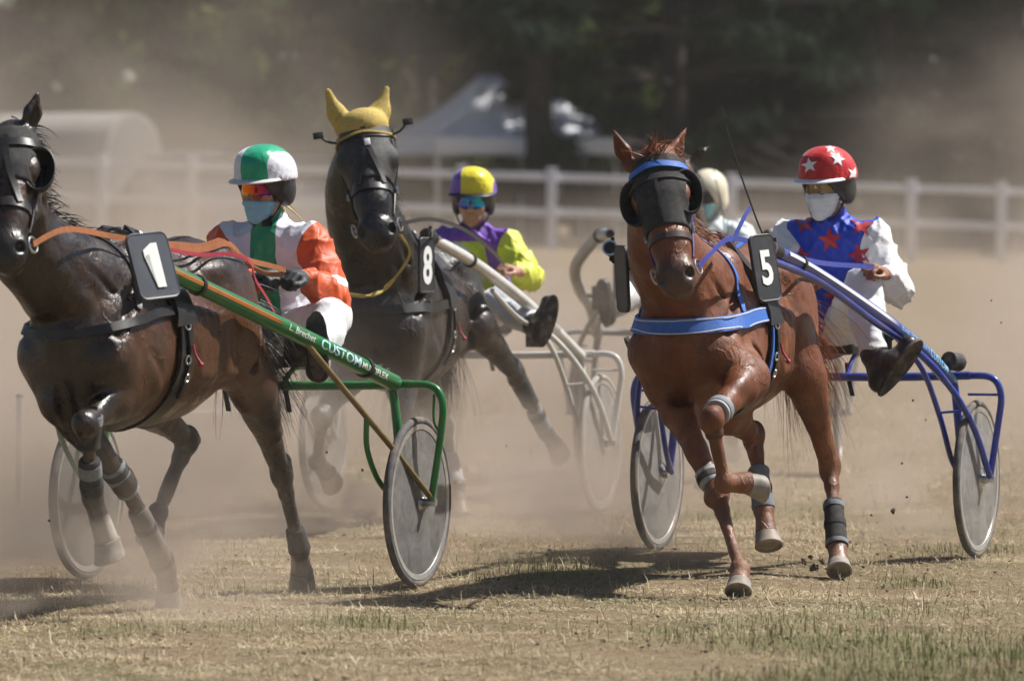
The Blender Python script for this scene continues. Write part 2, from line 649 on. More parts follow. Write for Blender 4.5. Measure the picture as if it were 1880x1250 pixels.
BLADE = blade_mat()
grass('dry_grass', 205000, 18.6, 31.0, 41, 0.015, 0.085, 0.0015, 'dry straw coloured grass cropped short on the track', 1.0)
grass('green_grass', 30000, 18.8, 30.0, 42, 0.020, 0.075, 0.0017, 'tufts of green grass among the dry turf', 0.5, 1.5, True)
# crumbs of torn earth and chaff
def crumbs(n, seed):
    rs = np.random.RandomState(seed)
    y = 19 + 12 * rs.rand(n * 3); x = (rs.rand(n * 3) * 2 - 1) * (y * 0.0865 + 0.4)
    X = np.stack([x, y, 0 * x], 1)
    k = rs.rand(n * 3) < np.clip(vnoise(X, 4.5, 31, 3) * 0.9 + vnoise(X, 17, 32, 1) * 0.4 + 0.05, 0.02, 1)
    x, y = x[k][:n], y[k][:n]; n = len(x)
    r = 0.0022 + 0.008 * rs.rand(n) ** 4
    oc = np.array([[1, 0, 0], [-1, 0, 0], [0, 1, 0], [0, -1, 0], [0, 0, 1], [0, 0, -1]], float)
    vs = oc[None] * r[:, None, None] * (0.6 + 0.8 * rs.rand(n, 6, 1)) * np.array([1.3, 1.3, 0.75])
    a = rs.rand(n) * 6.28; c, s_ = np.cos(a)[:, None], np.sin(a)[:, None]
    vs = np.stack([vs[..., 0] * c - vs[..., 1] * s_, vs[..., 0] * s_ + vs[..., 1] * c, vs[..., 2]], -1)
    vs = vs + np.stack([x, y, ground_z(x, y) + r * 0.4 + 0.006], 1)[:, None]
    f0 = np.array([[0, 2, 4], [2, 1, 4], [1, 3, 4], [3, 0, 4], [2, 0, 5], [1, 2, 5], [3, 1, 5], [0, 3, 5]])
    f = (np.arange(n) * 6)[:, None, None] + f0[None]
    o = mesh_obj('loose_earth', vs.reshape(-1, 3), f.reshape(-1, 3), mat('crumbled earth', (0.135, 0.098, 0.066), 0.95, vary=0.5, scale=9), None, False)
    tag(o, 'crumbs of dark torn earth scattered over the turf', 'earth', None, 'stuff')
crumbs(2600, 51)
grass('far_grass', 45000, 31.0, 48.0, 43, 0.03, 0.10, 0.0035, 'dry grass on the far side of the track', 0.8, 0.8)

# ------------------------------------------------------------------ background: fence, tents, trees, vehicles
STEEL = mat('bright steel', (0.55, 0.55, 0.56), 0.28, 1.0, 0.12, 40, dirt=0.2)
PVC = mat('white plastic', (0.76, 0.77, 0.84), 0.45, vary=0.05, scale=4, dirt=0.2)
FY = 98.0
fx0, step_ = -19.0 - 9 * 1.485, 1.485
fence = empty('rail_fence', (fx0, FY, float(ground_z(fx0, FY))), 'white post and rail fence across the back of the track', 'fence')
npost = 44
for i in range(npost):
    x = fx0 + i * step_ + 0.35
    z = float(ground_z(x, FY))
    pm_ = MB(); pm_.box((x, FY, z + 0.62), (0.155, 0.155, 1.40), None, 0.012)
    po = pm_.build('post', PVC, fence)
    MB().box((x, FY, z + 1.335), (0.185, 0.185, 0.035), None, 0.012).build('cap', PVC, po)
    if i < npost - 1:
        x2 = x + step_; z2 = float(ground_z(x2, FY))
        for u in (1.20, 0.62):
            r_ = MB(); d = V(x2 - x - 0.162, 0, z2 - z); c = V((x + x2) / 2, FY, (z + z2) / 2 + u)
            a = unit(d); r_.box(c, (np.linalg.norm(d), 0.05, 0.125), np.array([a, V(0, 1, 0), np.cross(a, V(0, 1, 0))]), 0.008)
            r_.build('rail', PVC, fence)

def marquee(cx, cy, size, eave, peak, yaw, label):
    z = float(ground_z(cx, cy)); root = empty('marquee', (cx, cy, z), label, 'tent', 'white canopy tents')
    a = math.radians(yaw); ex, ey = V(math.cos(a), math.sin(a), 0), V(-math.sin(a), math.cos(a), 0); h = size / 2
    C = V(cx, cy, z)
    cm = mat('tent canvas', (0.74, 0.76, 0.82), 0.7, vary=0.06, scale=1.5, dirt=0.08)
    cs = [(-1, -1), (1, -1), (1, 1), (-1, 1)]
    vs, fs, N = [], [], 10
    for k in range(4):           # concave pyramid roof with a short ridge cap
        A, B = cs[k], cs[(k + 1) % 4]
        base = len(vs)
        for i in range(N + 1):
            t = i / N; zz = eave + (peak - eave) * (0.72 * t + 0.28 * t ** 3) - 0.10 * math.sin(math.pi * t)
            for j in range(N + 1):
                s = j / N
                q = [lerp(A[m], B[m], s) * (1 - 0.92 * t) * h for m in (0, 1)]
                vs.append(C + ex * q[0] + ey * q[1] + V(0, 0, zz))
        for i in range(N):
            for j in range(N):
                b = base + i * (N + 1) + j; fs.append([b, b + 1, b + N + 2, b + N + 1])
    b = len(vs); vs += [C + ex * q[0] * 0.08 * h + ey * q[1] * 0.08 * h + V(0, 0, peak) for q in cs]; fs.append([b, b + 1, b + 2, b + 3])
    rf = mesh_obj('roof', vs, fs, cm, root, True)
    mo = rf.modifiers.new('s', 'SOLIDIFY'); mo.thickness = 0.01
    for k in range(4):
        A, B = cs[k], cs[(k + 1) % 4]; vs, fs = [], []
        for j in range(17):
            s = j / 16; q = [lerp(A[m], B[m], s) * (h + 0.02) for m in (0, 1)]
            p = C + ex * q[0] + ey * q[1]
            vs += [p + V(0, 0, eave + 0.02), p + V(0, 0, eave - 0.24 - 0.03 * abs(math.sin(s * math.pi * 6)))]
        for j in range(16): fs.append([2 * j, 2 * j + 1, 2 * j + 3, 2 * j + 2])
        v = mesh_obj('valance', vs, fs, cm, root, False); mo = v.modifiers.new('s', 'SOLIDIFY'); mo.thickness = 0.006
    for q in cs:
        p = C + ex * q[0] * h * 0.97 + ey * q[1] * h * 0.97
        MB().tube([p, p + V(0, 0, eave)], 0.025, 8).build('leg', STEEL, root)
    return root

marquee(-0.42, 105.5, 3.5, 1.85, 3.0, 24, 'nearer pale canopy tent behind the white fence')
marquee(0.75, 111.5, 3.3, 1.9, 2.7, 30, 'second canopy tent farther back, right of the big trunk')

# horse trailer with an arched roof
def trailer(cx, cy, yaw, label):
    z = float(ground_z(cx, cy)); root = empty('horse_trailer', (cx, cy, z), label, 'trailer')
    a = math.radians(yaw); e1, e2 = V(math.cos(a), math.sin(a), 0), V(-math.sin(a), math.cos(a), 0); C = V(cx, cy, z)
    w, L, h0, h1 = 0.85, 3.2, 0.45, 1.45
    prof = [(-w, h0), (-w, h1)] + [(-w * math.cos(t), h1 + 0.72 * math.sin(t)) for t in np.linspace(0.15, math.pi - 0.15, 13)] + [(w, h1), (w, h0)]
    n = len(prof)
    vs = [C + e2 * x + V(0, 0, y) + e1 * l for l in (0, L * 0.9, L) for (x, y) in prof]
    for i in range(n): vs[2 * n + i] = C + e1 * L + e2 * prof[i][0] * 0.8 + V(0, 0, 0.45 + (prof[i][1] - 0.45) * 0.85)
    fs = [[k * n + i, k * n + i + 1, (k + 1) * n + i + 1, (k + 1) * n + i] for k in (0, 1) for i in range(n - 1)] + [list(range(n))[::-1], [2 * n + i for i in range(n)]]
    body = mesh_obj('body', vs, fs, mat('cream fibreglass', (0.36, 0.35, 0.33), 0.5, vary=0.1, scale=2, dirt=0.3), root, True)
    body.data.set_sharp_from_angle(angle=math.radians(35))
    dv = [C + e2 * x * 0.9 + V(0, 0, 0.5 + (y - 0.5) * 0.95) - e1 * 0.02 for x, y in prof]
    mesh_obj('rear_curtain', dv, [list(range(n))], mat('grey curtain', (0.18, 0.18, 0.18), 0.8), root, False)
    for s in (-1, 1):
        for l in (1.2, 1.95):
            c = C + e2 * s * (w - 0.05) + e1 * l + V(0, 0, 0.32)
            MB().lathe(c, e2, [(0.12, -0.09), (0.32, -0.09), (0.34, 0), (0.32, 0.09), (0.12, 0.09)], 24, True).build('wheel', RUBBER_B, root)
    MB().tube([C + e1 * L + V(0, 0, 0.5), C + e1 * (L + 0.9) + V(0, 0, 0.45)], 0.05, 8).build('drawbar', STEEL_B, root)
    return root
RUBBER_B = mat('tyre rubber', (0.02, 0.02, 0.02), 0.8, vary=0.2); STEEL_B = STEEL
trailer(-6.85, 107.5, 148, 'pale horse trailer with arched roof behind the fence at the left')

def car(cx, cy, yaw, label):
    z = float(ground_z(cx, cy)); root = empty('parked_car', (cx, cy, z), label, 'car', 'cars parked behind the fence')
    a = math.radians(yaw); e1, e2 = V(math.cos(a), math.sin(a), 0), V(-math.sin(a), math.cos(a), 0); C = V(cx, cy, z)
    def sect(prof, ws):
        vs, fs = [], []
        n = len(prof)
        for k, (s, ww) in enumerate(((-1, 0.96), (-0.93, 1.0), (0.93, 1.0), (1, 0.96))):
            cxm = sum(p[0] for p in prof) / n; cym = sum(p[1] for p in prof) / n
            for (x, y), w in zip(prof, ws):
                vs.append(C + e1 * (cxm + (x - cxm) * ww) + V(0, 0, cym + (y - cym) * ww) + e2 * s * w)
        for k in range(3):
            for i in range(n): fs.append([k * n + i, k * n + (i + 1) % n, (k + 1) * n + (i + 1) % n, (k + 1) * n + i])
        fs.append(list(range(n))[::-1]); fs.append([3 * n + i for i in range(n)])
        return vs, fs
    body = [(2.05, 0.30), (2.10, 0.55), (2.02, 0.78), (1.15, 0.95), (-1.75, 0.98), (-2.05, 0.85), (-2.08, 0.45), (-1.95, 0.28)]
    vs, fs = sect(body, [0.82, 0.84, 0.84, 0.86, 0.86, 0.84, 0.84, 0.82])
    b = mesh_obj('body', vs, fs, CARW, root, True); b.data.set_sharp_from_angle(angle=math.radians(30))
    cab = [(1.15, 0.93), (0.35, 1.40), (-0.9, 1.46), (-1.80, 0.97)]
    vs, fs = sect(cab, [0.80, 0.62, 0.62, 0.78])
    g = mesh_obj('glasshouse', vs, fs, CARG, root, True); g.data.set_sharp_from_angle(angle=math.radians(30))
    vs, fs = sect([(0.42, 1.385), (0.38, 1.425), (-0.9, 1.485), (-1.05, 1.43)], [0.645, 0.64, 0.64, 0.65])
    r = mesh_obj('roof', vs, fs, CARW, root, True); r.data.set_sharp_from_angle(angle=math.radians(30))
    for s in (-1, 1):
        for l in (1.3, -1.35):
            MB().lathe(C + e2 * s * 0.80 + e1 * l + V(0, 0, 0.31), e2, [(0.05, -0.09), (0.2, -0.09), (0.31, -0.08), (0.31, 0.08), (0.2, 0.09), (0.05, 0.09)], 24, True).build('wheel', RUBBER_B, root)
        MB().box(C + e1 * 2.03 + e2 * s * 0.60 + V(0, 0, 0.68), (0.10, 0.36, 0.14), np.array([e1, e2, V(0, 0, 1)]), 0.03).build('headlight', STEEL, root)
        MB().box(C + e1 * 0.75 + e2 * s * 0.90 + V(0, 0, 1.0), (0.10, 0.16, 0.11), np.array([e1, e2, V(0, 0, 1)]), 0.03).build('mirror', CARW, root)
    MB().box(C + e1 * 2.09 + V(0, 0, 0.42), (0.03, 0.52, 0.11), np.array([e1, e2, V(0, 0, 1)]), 0.005).build('bumper_plate', INK_WHITE, root)
    return root
CARW = mat('white car paint', (0.72, 0.72, 0.72), 0.25, vary=0.03, coat=0.5, dirt=0.15); CARG = mat('car glass', (0.02, 0.022, 0.025), 0.08, vary=0.1, spec=0.8); INK_WHITE = mat('plate white', (0.7, 0.7, 0.65), 0.5)
car(-5.75, 106.5, -75, 'white car at the left behind the fence, beside the horse trailer')
car(-3.95, 104.0, -60, 'white car behind the fence, right of the driver in orange')

# ---- trees
BARK = mat('bark', (0.040, 0.033, 0.028), 0.9, vary=0.4, scale=5, bmp=1.0)
def leaf_mat(name, a, b):
    m, nt, bs = new_mat(name)
    c = ramp(nt, attr_n(nt, 'tint'), [(0.0, a), (1.0, b)])
    nt.links.new(c, bs.inputs['Base Color'])
    bs.inputs['Roughness'].default_value = 0.85
    bs.inputs['Specular IOR Level'].default_value = 0.15
    bs.inputs['Transmission Weight'].default_value = 0.0
    bs.inputs['Subsurface Weight'].default_value = 0.0
    tr = nt.nodes.new('ShaderNodeBsdfTranslucent'); nt.links.new(c, tr.inputs[0])
    mx = nt.nodes.new('ShaderNodeMixShader'); mx.inputs[0].default_value = 0.30
    nt.links.new(bs.outputs[0], mx.inputs[1]); nt.links.new(tr.outputs[0], mx.inputs[2])
    nt.links.new(mx.outputs[0], nt.nodes['Material Output'].inputs[0])
    return m
LEAF_A = leaf_mat('broad leaves', (0.030, 0.052, 0.012), (0.130, 0.175, 0.040))
LEAF_B = leaf_mat('needle sprays', (0.010, 0.020, 0.014), (0.032, 0.050, 0.028))

def leaves(centres, radii, per, size, rs, flat=0.75, droop=0.0):
    n = len(centres) * per
    c = np.repeat(np.asarray(centres), per, 0); r = np.repeat(np.asarray(radii), per, 0)
    d = rs.normal(size=(n, 3)); d /= np.linalg.norm(d, axis=1)[:, None]
    p = c + d * r * (rs.rand(n, 1) ** 0.45)
    nrm = d + rs.normal(size=(n, 3)) * 0.8; nrm /= np.linalg.norm(nrm, axis=1)[:, None]
    t = np.cross(nrm, rs.normal(size=(n, 3))); t /= np.linalg.norm(t, axis=1)[:, None]
    if droop: t = t * (1 - droop) + np.array([0, 0, -droop]); t /= np.linalg.norm(t, axis=1)[:, None]
    b = np.cross(nrm, t); b /= np.linalg.norm(b, axis=1)[:, None] + 1e-9
    s = (size * (0.6 + 0.8 * rs.rand(n)))[:, None]
    vs = np.stack([p - t * s, p + b * s * flat * 0.5, p + t * s, p - b * s * flat * 0.5], 1).reshape(-1, 3)
    f = np.arange(n * 4).reshape(-1, 4)
    shade = np.repeat(rs.rand(len(centres)), per) * 0.5 + rs.rand(n) * 0.5
    return vs, f, np.repeat(shade, 4)

def tree(cx, cy, H, spread, base_h, seed, label, conifer=False, r0=0.22, nclump=60, per=95, size=0.16, group=None):
    rs = np.random.RandomState(seed)
    z = float(ground_z(cx, cy)); root = empty('tree', (cx, cy, z), label, 'tree', group)
    C = V(cx, cy, z)
    lean = rs.normal(size=2) * 0.02 * H
    top = C + V(lean[0], lean[1], H * 0.92)
    tr = MB()
    sp = spline([C - V(0, 0, 0.2), C + V(rs.normal() * 0.1, rs.normal() * 0.1, H * 0.3), lerp(C, top, 0.65) + V(rs.normal() * 0.15, rs.normal() * 0.15, 0), top], 5)
    tr.tube(sp, np.linspace(r0, r0 * 0.12, len(sp)), 12)
    cen, rad = [], []
    for i in range(nclump):
        t = rs.rand()
        hgt = base_h + (H - base_h) * t
        prof = (1 - t) ** 0.8 if conifer else math.sin(math.pi * min(1, 0.12 + 0.88 * t) ** 0.8) ** 0.6
        a = rs.rand() * 2 * math.pi; R = spread * prof * (0.35 + 0.65 * rs.rand() ** 0.5)
        e = C + V(math.cos(a) * R, math.sin(a) * R, hgt - (0.18 * R if conifer else 0))
        k = int(min(len(sp) - 1, max(2, (hgt - (0.0 if conifer else 0.25 * R)) / H * len(sp) * 0.95)))
        b = sp[k]
        if i % 2 == 0 or conifer:
            m = lerp(b, e, 0.5) + V(0, 0, 0.12 * R if not conifer else 0.05 * R)
            tr.tube(spline([b, m, e], 3), np.linspace(r0 * (0.12 if conifer else 0.2), 0.012, 7), 6)
        s = (0.45 + 0.55 * rs.rand()) * (0.85 if not conifer else 0.7)
        cen.append(e); rad.append([s, s, s * (0.7 if not conifer else 0.38)])
    tr.build('trunk', BARK, root)
    v, f, sh = leaves(cen, rad, per, size, rs, 0.75 if not conifer else 0.35, 0.0 if not conifer else 0.45)
    mesh_obj('crown', v, f, LEAF_B if conifer else LEAF_A, root, False, {'tint': sh})
    return root

# broadleaf row on the left, dark conifers on the right
tree(0.52, 104.0, 15.0, 4.8, 4.2, 1, 'big tree with thick bare trunk beside the nearer tent', True, 0.30, 150, 170, 0.24, 'trees behind the fence')
BL = [(-10.6, 116, 13), (-7.9, 119, 14), (-5.6, 114, 12), (-3.4, 121, 15), (-1.7, 117, 13), (0.3, 124, 15)]
nm = ['leftmost leafy tree above the horse trailer', 'second leafy tree from the left edge', 'third leafy tree from the left, above the orange sleeved driver', 'fourth leafy tree from the left, beside the yellow bonnet', 'leafy tree just left of the nearer tent', 'leafy tree standing behind the nearer tent']
for i, ((x, y, h), l_) in enumerate(zip(BL, nm)):
    tree(x, y, h, 3.3, 1.2 if i % 2 else 0.7, 10 + i, l_, False, 0.20, 95, 95, 0.17, 'trees behind the fence')
CN = [(3.0, 107.5, 17), (4.9, 116, 18), (6.9, 111, 16), (9.3, 115, 18), (12.0, 113, 17)]
nm = ['dark conifer with drooping boughs behind the whip', 'dark conifer behind the red starred helmet', 'dark conifer right of the red starred helmet', 'dark conifer near the right edge', 'rightmost dark conifer at the edge of the photo']
for i, ((x, y, h), l_) in enumerate(zip(CN, nm)):
    tree(x, y, h, 5.4 if i == 0 else 4.2, 1.3, 30 + i, l_, True, 0.26, 250 if i == 0 else 150, 150, 0.22, 'trees behind the fence')
# the wood behind them closes the view
rs = np.random.RandomState(77)
cen, rad = [], []
for i in range(1700):
    cen.append(V(rs.uniform(-52, 52), rs.uniform(126, 142), 0)); cen[-1][2] = rs.uniform(0.3, 16.5); rad.append([1.2, 1.2, 1.0])
v, f, sh = leaves(cen, rad, 50, 0.62, rs, 0.8)
wood = mesh_obj('far_wood', v, f, LEAF_B, None, False, {'tint': sh})
tag(wood, 'dense dark wood closing the view behind the trees', 'wood', None, 'stuff')

# ---- small things on the ground
pz = P(36, 930, 31.2)
mk = empty('marker_post', (pz[0], pz[1], float(ground_z(pz[0], pz[1]))), 'thin white metal post at the left edge of the track', 'post')
MB().tube([(pz[0], pz[1], -0.1), (pz[0], pz[1], 0.58)], 0.019, 14).build('pole', mat('galvanised pipe', (0.5, 0.5, 0.52), 0.4, 0.3, 0.1, 20, dirt=0.3), mk)
MB().sphere((pz[0], pz[1], 0.58), (0.022, 0.022, 0.012)).build('cap', RUBBER_B, mk)
sp_ = P(377, 778, 41.8)
slab = MB().box((sp_[0], sp_[1] + 0.2, 0.05), (0.56, 0.42, 0.13), np.array([V(0.98, 0.17, 0), V(-0.17, 0.98, 0), V(0, 0, 1)]), 0.015).build('concrete_slab', mat('concrete', (0.42, 0.40, 0.36), 0.9, vary=0.2, scale=12, bmp=0.5), None)
tag(slab, 'pale concrete slab on the grass beyond the legs of the dark bay horse', 'slab')

# ------------------------------------------------------------------ horses
class Frame:
    """ground frame of an animal or a cart: f forward, l to its left, u up"""
    def __init__(s, x, y, heading, sc=1.0, z=0.0):
        a = math.radians(heading)
        s.o = V(x, y, z); s.sc = sc
        s.F = V(-math.sin(a), -math.cos(a), 0); s.L = V(math.cos(a), -math.sin(a), 0); s.U = V(0, 0, 1)
    def __call__(s, f, l, u):
        return s.o + s.sc * (f * s.F + l * s.L + u * s.U)
    def ax(s, pitch=0.0, yaw=0.0, roll=0.0):
        """rows: local f,l,u axes, pitched nose-up, turned towards the left, rolled"""
        c, n = math.cos(math.radians(pitch)), math.sin(math.radians(pitch))
        f = s.F * c + s.U * n; u = s.U * c - s.F * n
        c, n = math.cos(math.radians(yaw)), math.sin(math.radians(yaw))
        l = s.L * c - f * n; f = f * c + s.L * n
        c, n = math.cos(math.radians(roll)), math.sin(math.radians(roll))
        l2 = l * c + u * n; u = u * c - l * n
        return np.array([f, l2, u])

class HeadFrame:
    def __init__(s, poll, muzzle, left, length=0.60, wide=1.0):
        s.o = np.asarray(poll, float)
        s.n = unit(np.asarray(muzzle, float) - s.o)
        l = np.asarray(left, float); s.l = unit(l - s.n * (l @ s.n))
        s.d = np.cross(s.n, s.l); s.k = length / 0.60; s.w = wide
    def __call__(s, n, l, d):
        return s.o + s.k * (n * s.n + l * s.w * s.l + d * s.d)
    @property
    def ax(s): return np.array([s.n, s.l, s.d])
    def rot(s, deg):
        """axes tipped in the n-d plane"""
        c, q = math.cos(math.radians(deg)), math.sin(math.radians(deg))
        return np.array([s.n * c + s.d * q, s.l, s.d * c - s.n * q])
    def loc(s, X):
        q = (X - s.o) / s.k
        return q @ s.n, q @ s.l, q @ s.d

def head_prims(S, h, g=0.0, lower=True, k=0.03):
    q = h.k
    def E(n, l, d, rn, rl, rd, ax=None, kk=None, op=1):
        S.ell(h(n, l, d), (np.array((rn, rl * h.w, rd)) + g * (1 if op > 0 else -1)) * q, h.ax if ax is None else ax, kk or k, op)
    E(0.06, 0, -0.075, 0.125, 0.096, 0.088)
    E(0.16, 0, -0.06, 0.14, 0.110, 0.090)
    S.cone(h(0.20, 0, -0.050), h(0.40, 0, -0.035), (0.084 + g) * q, (0.066 + g) * q, k, h.l, 1.12)
    S.cone(h(0.38, 0, -0.035), h(0.52, 0, -0.040), (0.064 + g) * q, (0.060 + g) * q, k, h.l, 1.15)
    for s in (-1, 1):
        E(0.185, s * 0.080, -0.040, 0.050, 0.040, 0.038, kk=0.02)                 # brow over the eye
        E(0.215, s * 0.058, -0.150, 0.125, 0.036, 0.100, h.rot(8), kk=0.025)      # cheek
        S.cone(h(0.24, s * 0.078, -0.075), h(0.40, s * 0.055, -0.062), (0.014 + g) * q, (0.008 + g) * q, 0.02)   # cheek ridge
        S.cone(h(0.20, s * 0.035, -0.20), h(0.46, s * 0.022, -0.105), (0.036 + g) * q, (0.026 + g) * q, 0.03)   # lower jaw
    E(0.30, 0, -0.11, 0.15, 0.052, 0.075)
    if lower:
        E(0.535, 0, -0.045, 0.070, 0.074, 0.062, h.rot(-12))
        E(0.560, 0, -0.100, 0.046, 0.054, 0.038, h.rot(-20), 0.02)
        E(0.565, 0, -0.050, 0.050, 0.064, 0.052, None, 0.02)
        for s in (-1, 1):
            E(0.530, s * 0.052, -0.018, 0.036, 0.026, 0.032, kk=0.015)
            S.ell(h(0.545, s * 0.060, -0.006), np.array((0.026, 0.018, 0.020)) * q, h.rot(25), 0.008, -1)  # nostril
            E(0.18, s * 0.122, -0.055, 0.022, 0.016, 0.014, kk=0.010, op=-1)

def ear_prims(S, h, base, tip, outdir, r=0.036):
    m = lerp(base, tip, 0.42)
    w = unit(np.cross(tip - base, outdir))
    S.cone(base, m, r * 0.78, r, 0.02, outdir, 0.72)
    S.cone(m, tip, r, 0.006, 0.01, outdir, 0.72)
    S.cone(lerp(base, tip, 0.20) + outdir * r * 0.66, lerp(base, tip, 0.9) + outdir * 0.010, r * 0.58, 0.003, 0.008, None, 1.0, -1)

def coat_mat(name, body, dark, light, sock=(0.42, 0.38, 0.33), rough=0.38, dust=0.12):
    m, nt, bs = new_mat(name)
    n1 = noise_n(nt, 3.2, 5, 0.6)
    n2 = noise_n(nt, 60, 3, 0.6)
    c = ramp(nt, n1, [(0.32, tuple(x * 0.72 for x in body)), (0.5, body), (0.72, light)])
    c = mixc(nt, math_n(nt, 'MULTIPLY', n2, 0.30), c, tuple(x * 0.55 for x in body))
    n4 = noise_n(nt, 13, 5, 0.62, None, 0.5)
    c = mixc(nt, ramp(nt, n4, [(0.42, (0.55, 0.55, 0.55)), (0.56, (0, 0, 0))]), c, tuple(x * 0.5 for x in body))
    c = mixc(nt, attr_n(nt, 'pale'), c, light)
    c = mixc(nt, attr_n(nt, 'dark'), c, dark)
    c = mixc(nt, attr_n(nt, 'white'), c, sock)
    dn = ramp(nt, noise_n(nt, 5.5, 7, 0.7), [(0.45, (0, 0, 0)), (0.8, (dust, dust, dust))])
    c = mixc(nt, dn, c, (0.34, 0.26, 0.19))
    c = mixc(nt, math_n(nt, 'MULTIPLY', attr_n(nt, 'dusty'), n4), c, (0.30, 0.24, 0.18))
    nt.links.new(c, bs.inputs['Base Color'])
    r = ramp(nt, noise_n(nt, 7.0, 5, 0.65), [(0.38, (rough * 0.70,) * 3), (0.54, (rough * 1.55,) * 3)])
    nt.links.new(r, bs.inputs['Roughness'])
    bs.inputs['Specular IOR Level'].default_value = 0.55
    bs.inputs['Sheen Weight'].default_value = 0.0
    # short hair lies along the body, plus veins and skin folds
    tc = nt.nodes.new('ShaderNodeTexCoord')
    mp = nt.nodes.new('ShaderNodeMapping'); mp.inputs['Scale'].default_value = (95, 95, 20)
    nt.links.new(tc.outputs['Object'], mp.inputs['Vector'])
    hair = noise_n(nt, 1.0, 3, 0.6, mp.outputs[0])
    folds = noise_n(nt, 11.0, 4, 0.55, None, 0.8)
    vo = nt.nodes.new('ShaderNodeTexVoronoi'); vo.feature = 'DISTANCE_TO_EDGE'; vo.inputs['Scale'].default_value = 7.5
    dm = nt.nodes.new('ShaderNodeMapping'); dm.inputs['Scale'].default_value = (1.0, 1.0, 0.55)
    nz = nt.nodes.new('ShaderNodeTexNoise'); nz.inputs['Scale'].default_value = 5.0
    nt.links.new(tc.outputs['Object'], nz.inputs['Vector'])
    va = nt.nodes.new('ShaderNodeVectorMath'); va.operation = 'MULTIPLY_ADD'
    nt.links.new(nz.outputs['Color'], va.inputs[0]); va.inputs[1].default_value = (0.35, 0.35, 0.35); nt.links.new(tc.outputs['Object'], va.inputs[2])
    nt.links.new(va.outputs[0], dm.inputs['Vector']); nt.links.new(dm.outputs[0], vo.inputs['Vector'])
    vein = math_n(nt, 'MULTIPLY', ramp(nt, vo.outputs['Distance'], [(0.0, (1, 1, 1)), (0.045, (0, 0, 0))]), ramp(nt, n1, [(0.45, (0, 0, 0)), (0.6, (0.34, 0.34, 0.34))]))
    folds = math_n(nt, 'ADD', folds, vein)
    hsum = math_n(nt, 'ADD', math_n(nt, 'MULTIPLY', hair, 0.40), folds)
    bump(nt, bs, hsum, 0.55, 0.013)
    return m

def hoof_mesh(name, top, base, toe, mats, parent, r=0.050, label=None):
    """hoof: slanted horn wall with coronet band and a dished sole"""
    a = unit(base - top); toe = unit(toe - a * (toe @ a)); w = np.cross(a, toe)
    H = np.linalg.norm(base - top)
    prof = [(0.00, 0.80, 0.0), (0.06, 0.99, 0.0), (0.16, 0.97, 0.004), (0.55, 1.06, 0.012), (0.96, 1.17, 0.024), (1.0, 1.13, 0.024), (1.0, 0.98, 0.020), (0.86, 0.86, 0.015)]
    seg = 28
    vs, fs = [], []
    for t, k, sh in prof:
        for j in range(seg):
            an = 2 * math.pi * j / seg
            ca, sa = math.cos(an), math.sin(an)
            rr = r * k * (1.0 if ca > -0.3 else 1.0 - 0.20 * (-ca - 0.3))
            vs.append(top + a * H * t + toe * (ca * rr * 1.08 + sh) + w * sa * rr)
    for i in range(len(prof) - 1):
        for j in range(seg):
            k2 = (j + 1) % seg
            fs.append([i * seg + j, i * seg + k2, (i + 1) * seg + k2, (i + 1) * seg + j])
    fs.append(list(range(seg))[::-1]); fs.append([(len(prof) - 1) * seg + j for j in range(seg)])
    o = mesh_obj(name, vs, fs, mats, parent, True, label=label)
    o.data.set_sharp_from_angle(angle=math.radians(40))
    return o

def hair_mesh(name, roots, dirs, lens, width, grav, mat_, parent, seed=1, segs=7, n=3, label=None, curl=0.25):
    """strands of mane or tail: thin three-sided ribbons that sag and wave"""
    rs = np.random.RandomState(seed)
    vs, fs, k = [], [], 0
    for r0, d0, L in zip(roots, dirs, lens):
        for _ in range(n):
            d = unit(d0 + rs.normal(size=3) * 0.22)
            p = r0 + rs.normal(size=3) * 0.012
            ll = L * rs.uniform(0.65, 1.1)
            side = unit(np.cross(d, rs.normal(size=3)))
            wv = rs.normal(size=3) * curl
            w = width * rs.uniform(0.5, 1.2)
            for i in range(segs):
                t = i / (segs - 1)
                ww = w * (1 - 0.85 * t)
                e = np.cross(unit(d), side)
                vs += [p + side * ww, p - side * ww * 0.5 + e * ww * 0.8, p - side * ww * 0.5 - e * ww * 0.8]
                d = unit(d + V(0, 0, -grav) * (ll / segs) * 4 + wv * (ll / segs) * 3 * math.cos(4 * t + _))
                p = p + d * ll / (segs - 1)
            for i in range(segs - 1):
                b = k + i * 3
                fs += [[b, b + 1, b + 4, b + 3], [b + 1, b + 2, b + 5, b + 4], [b + 2, b, b + 3, b + 5]]
            k += segs * 3
    return mesh_obj(name, np.array(vs), np.array(fs), mat_, parent, True, label=label)

def hd_pt(hd, s):
    return hd(0.22, s * 0.085, -0.20)

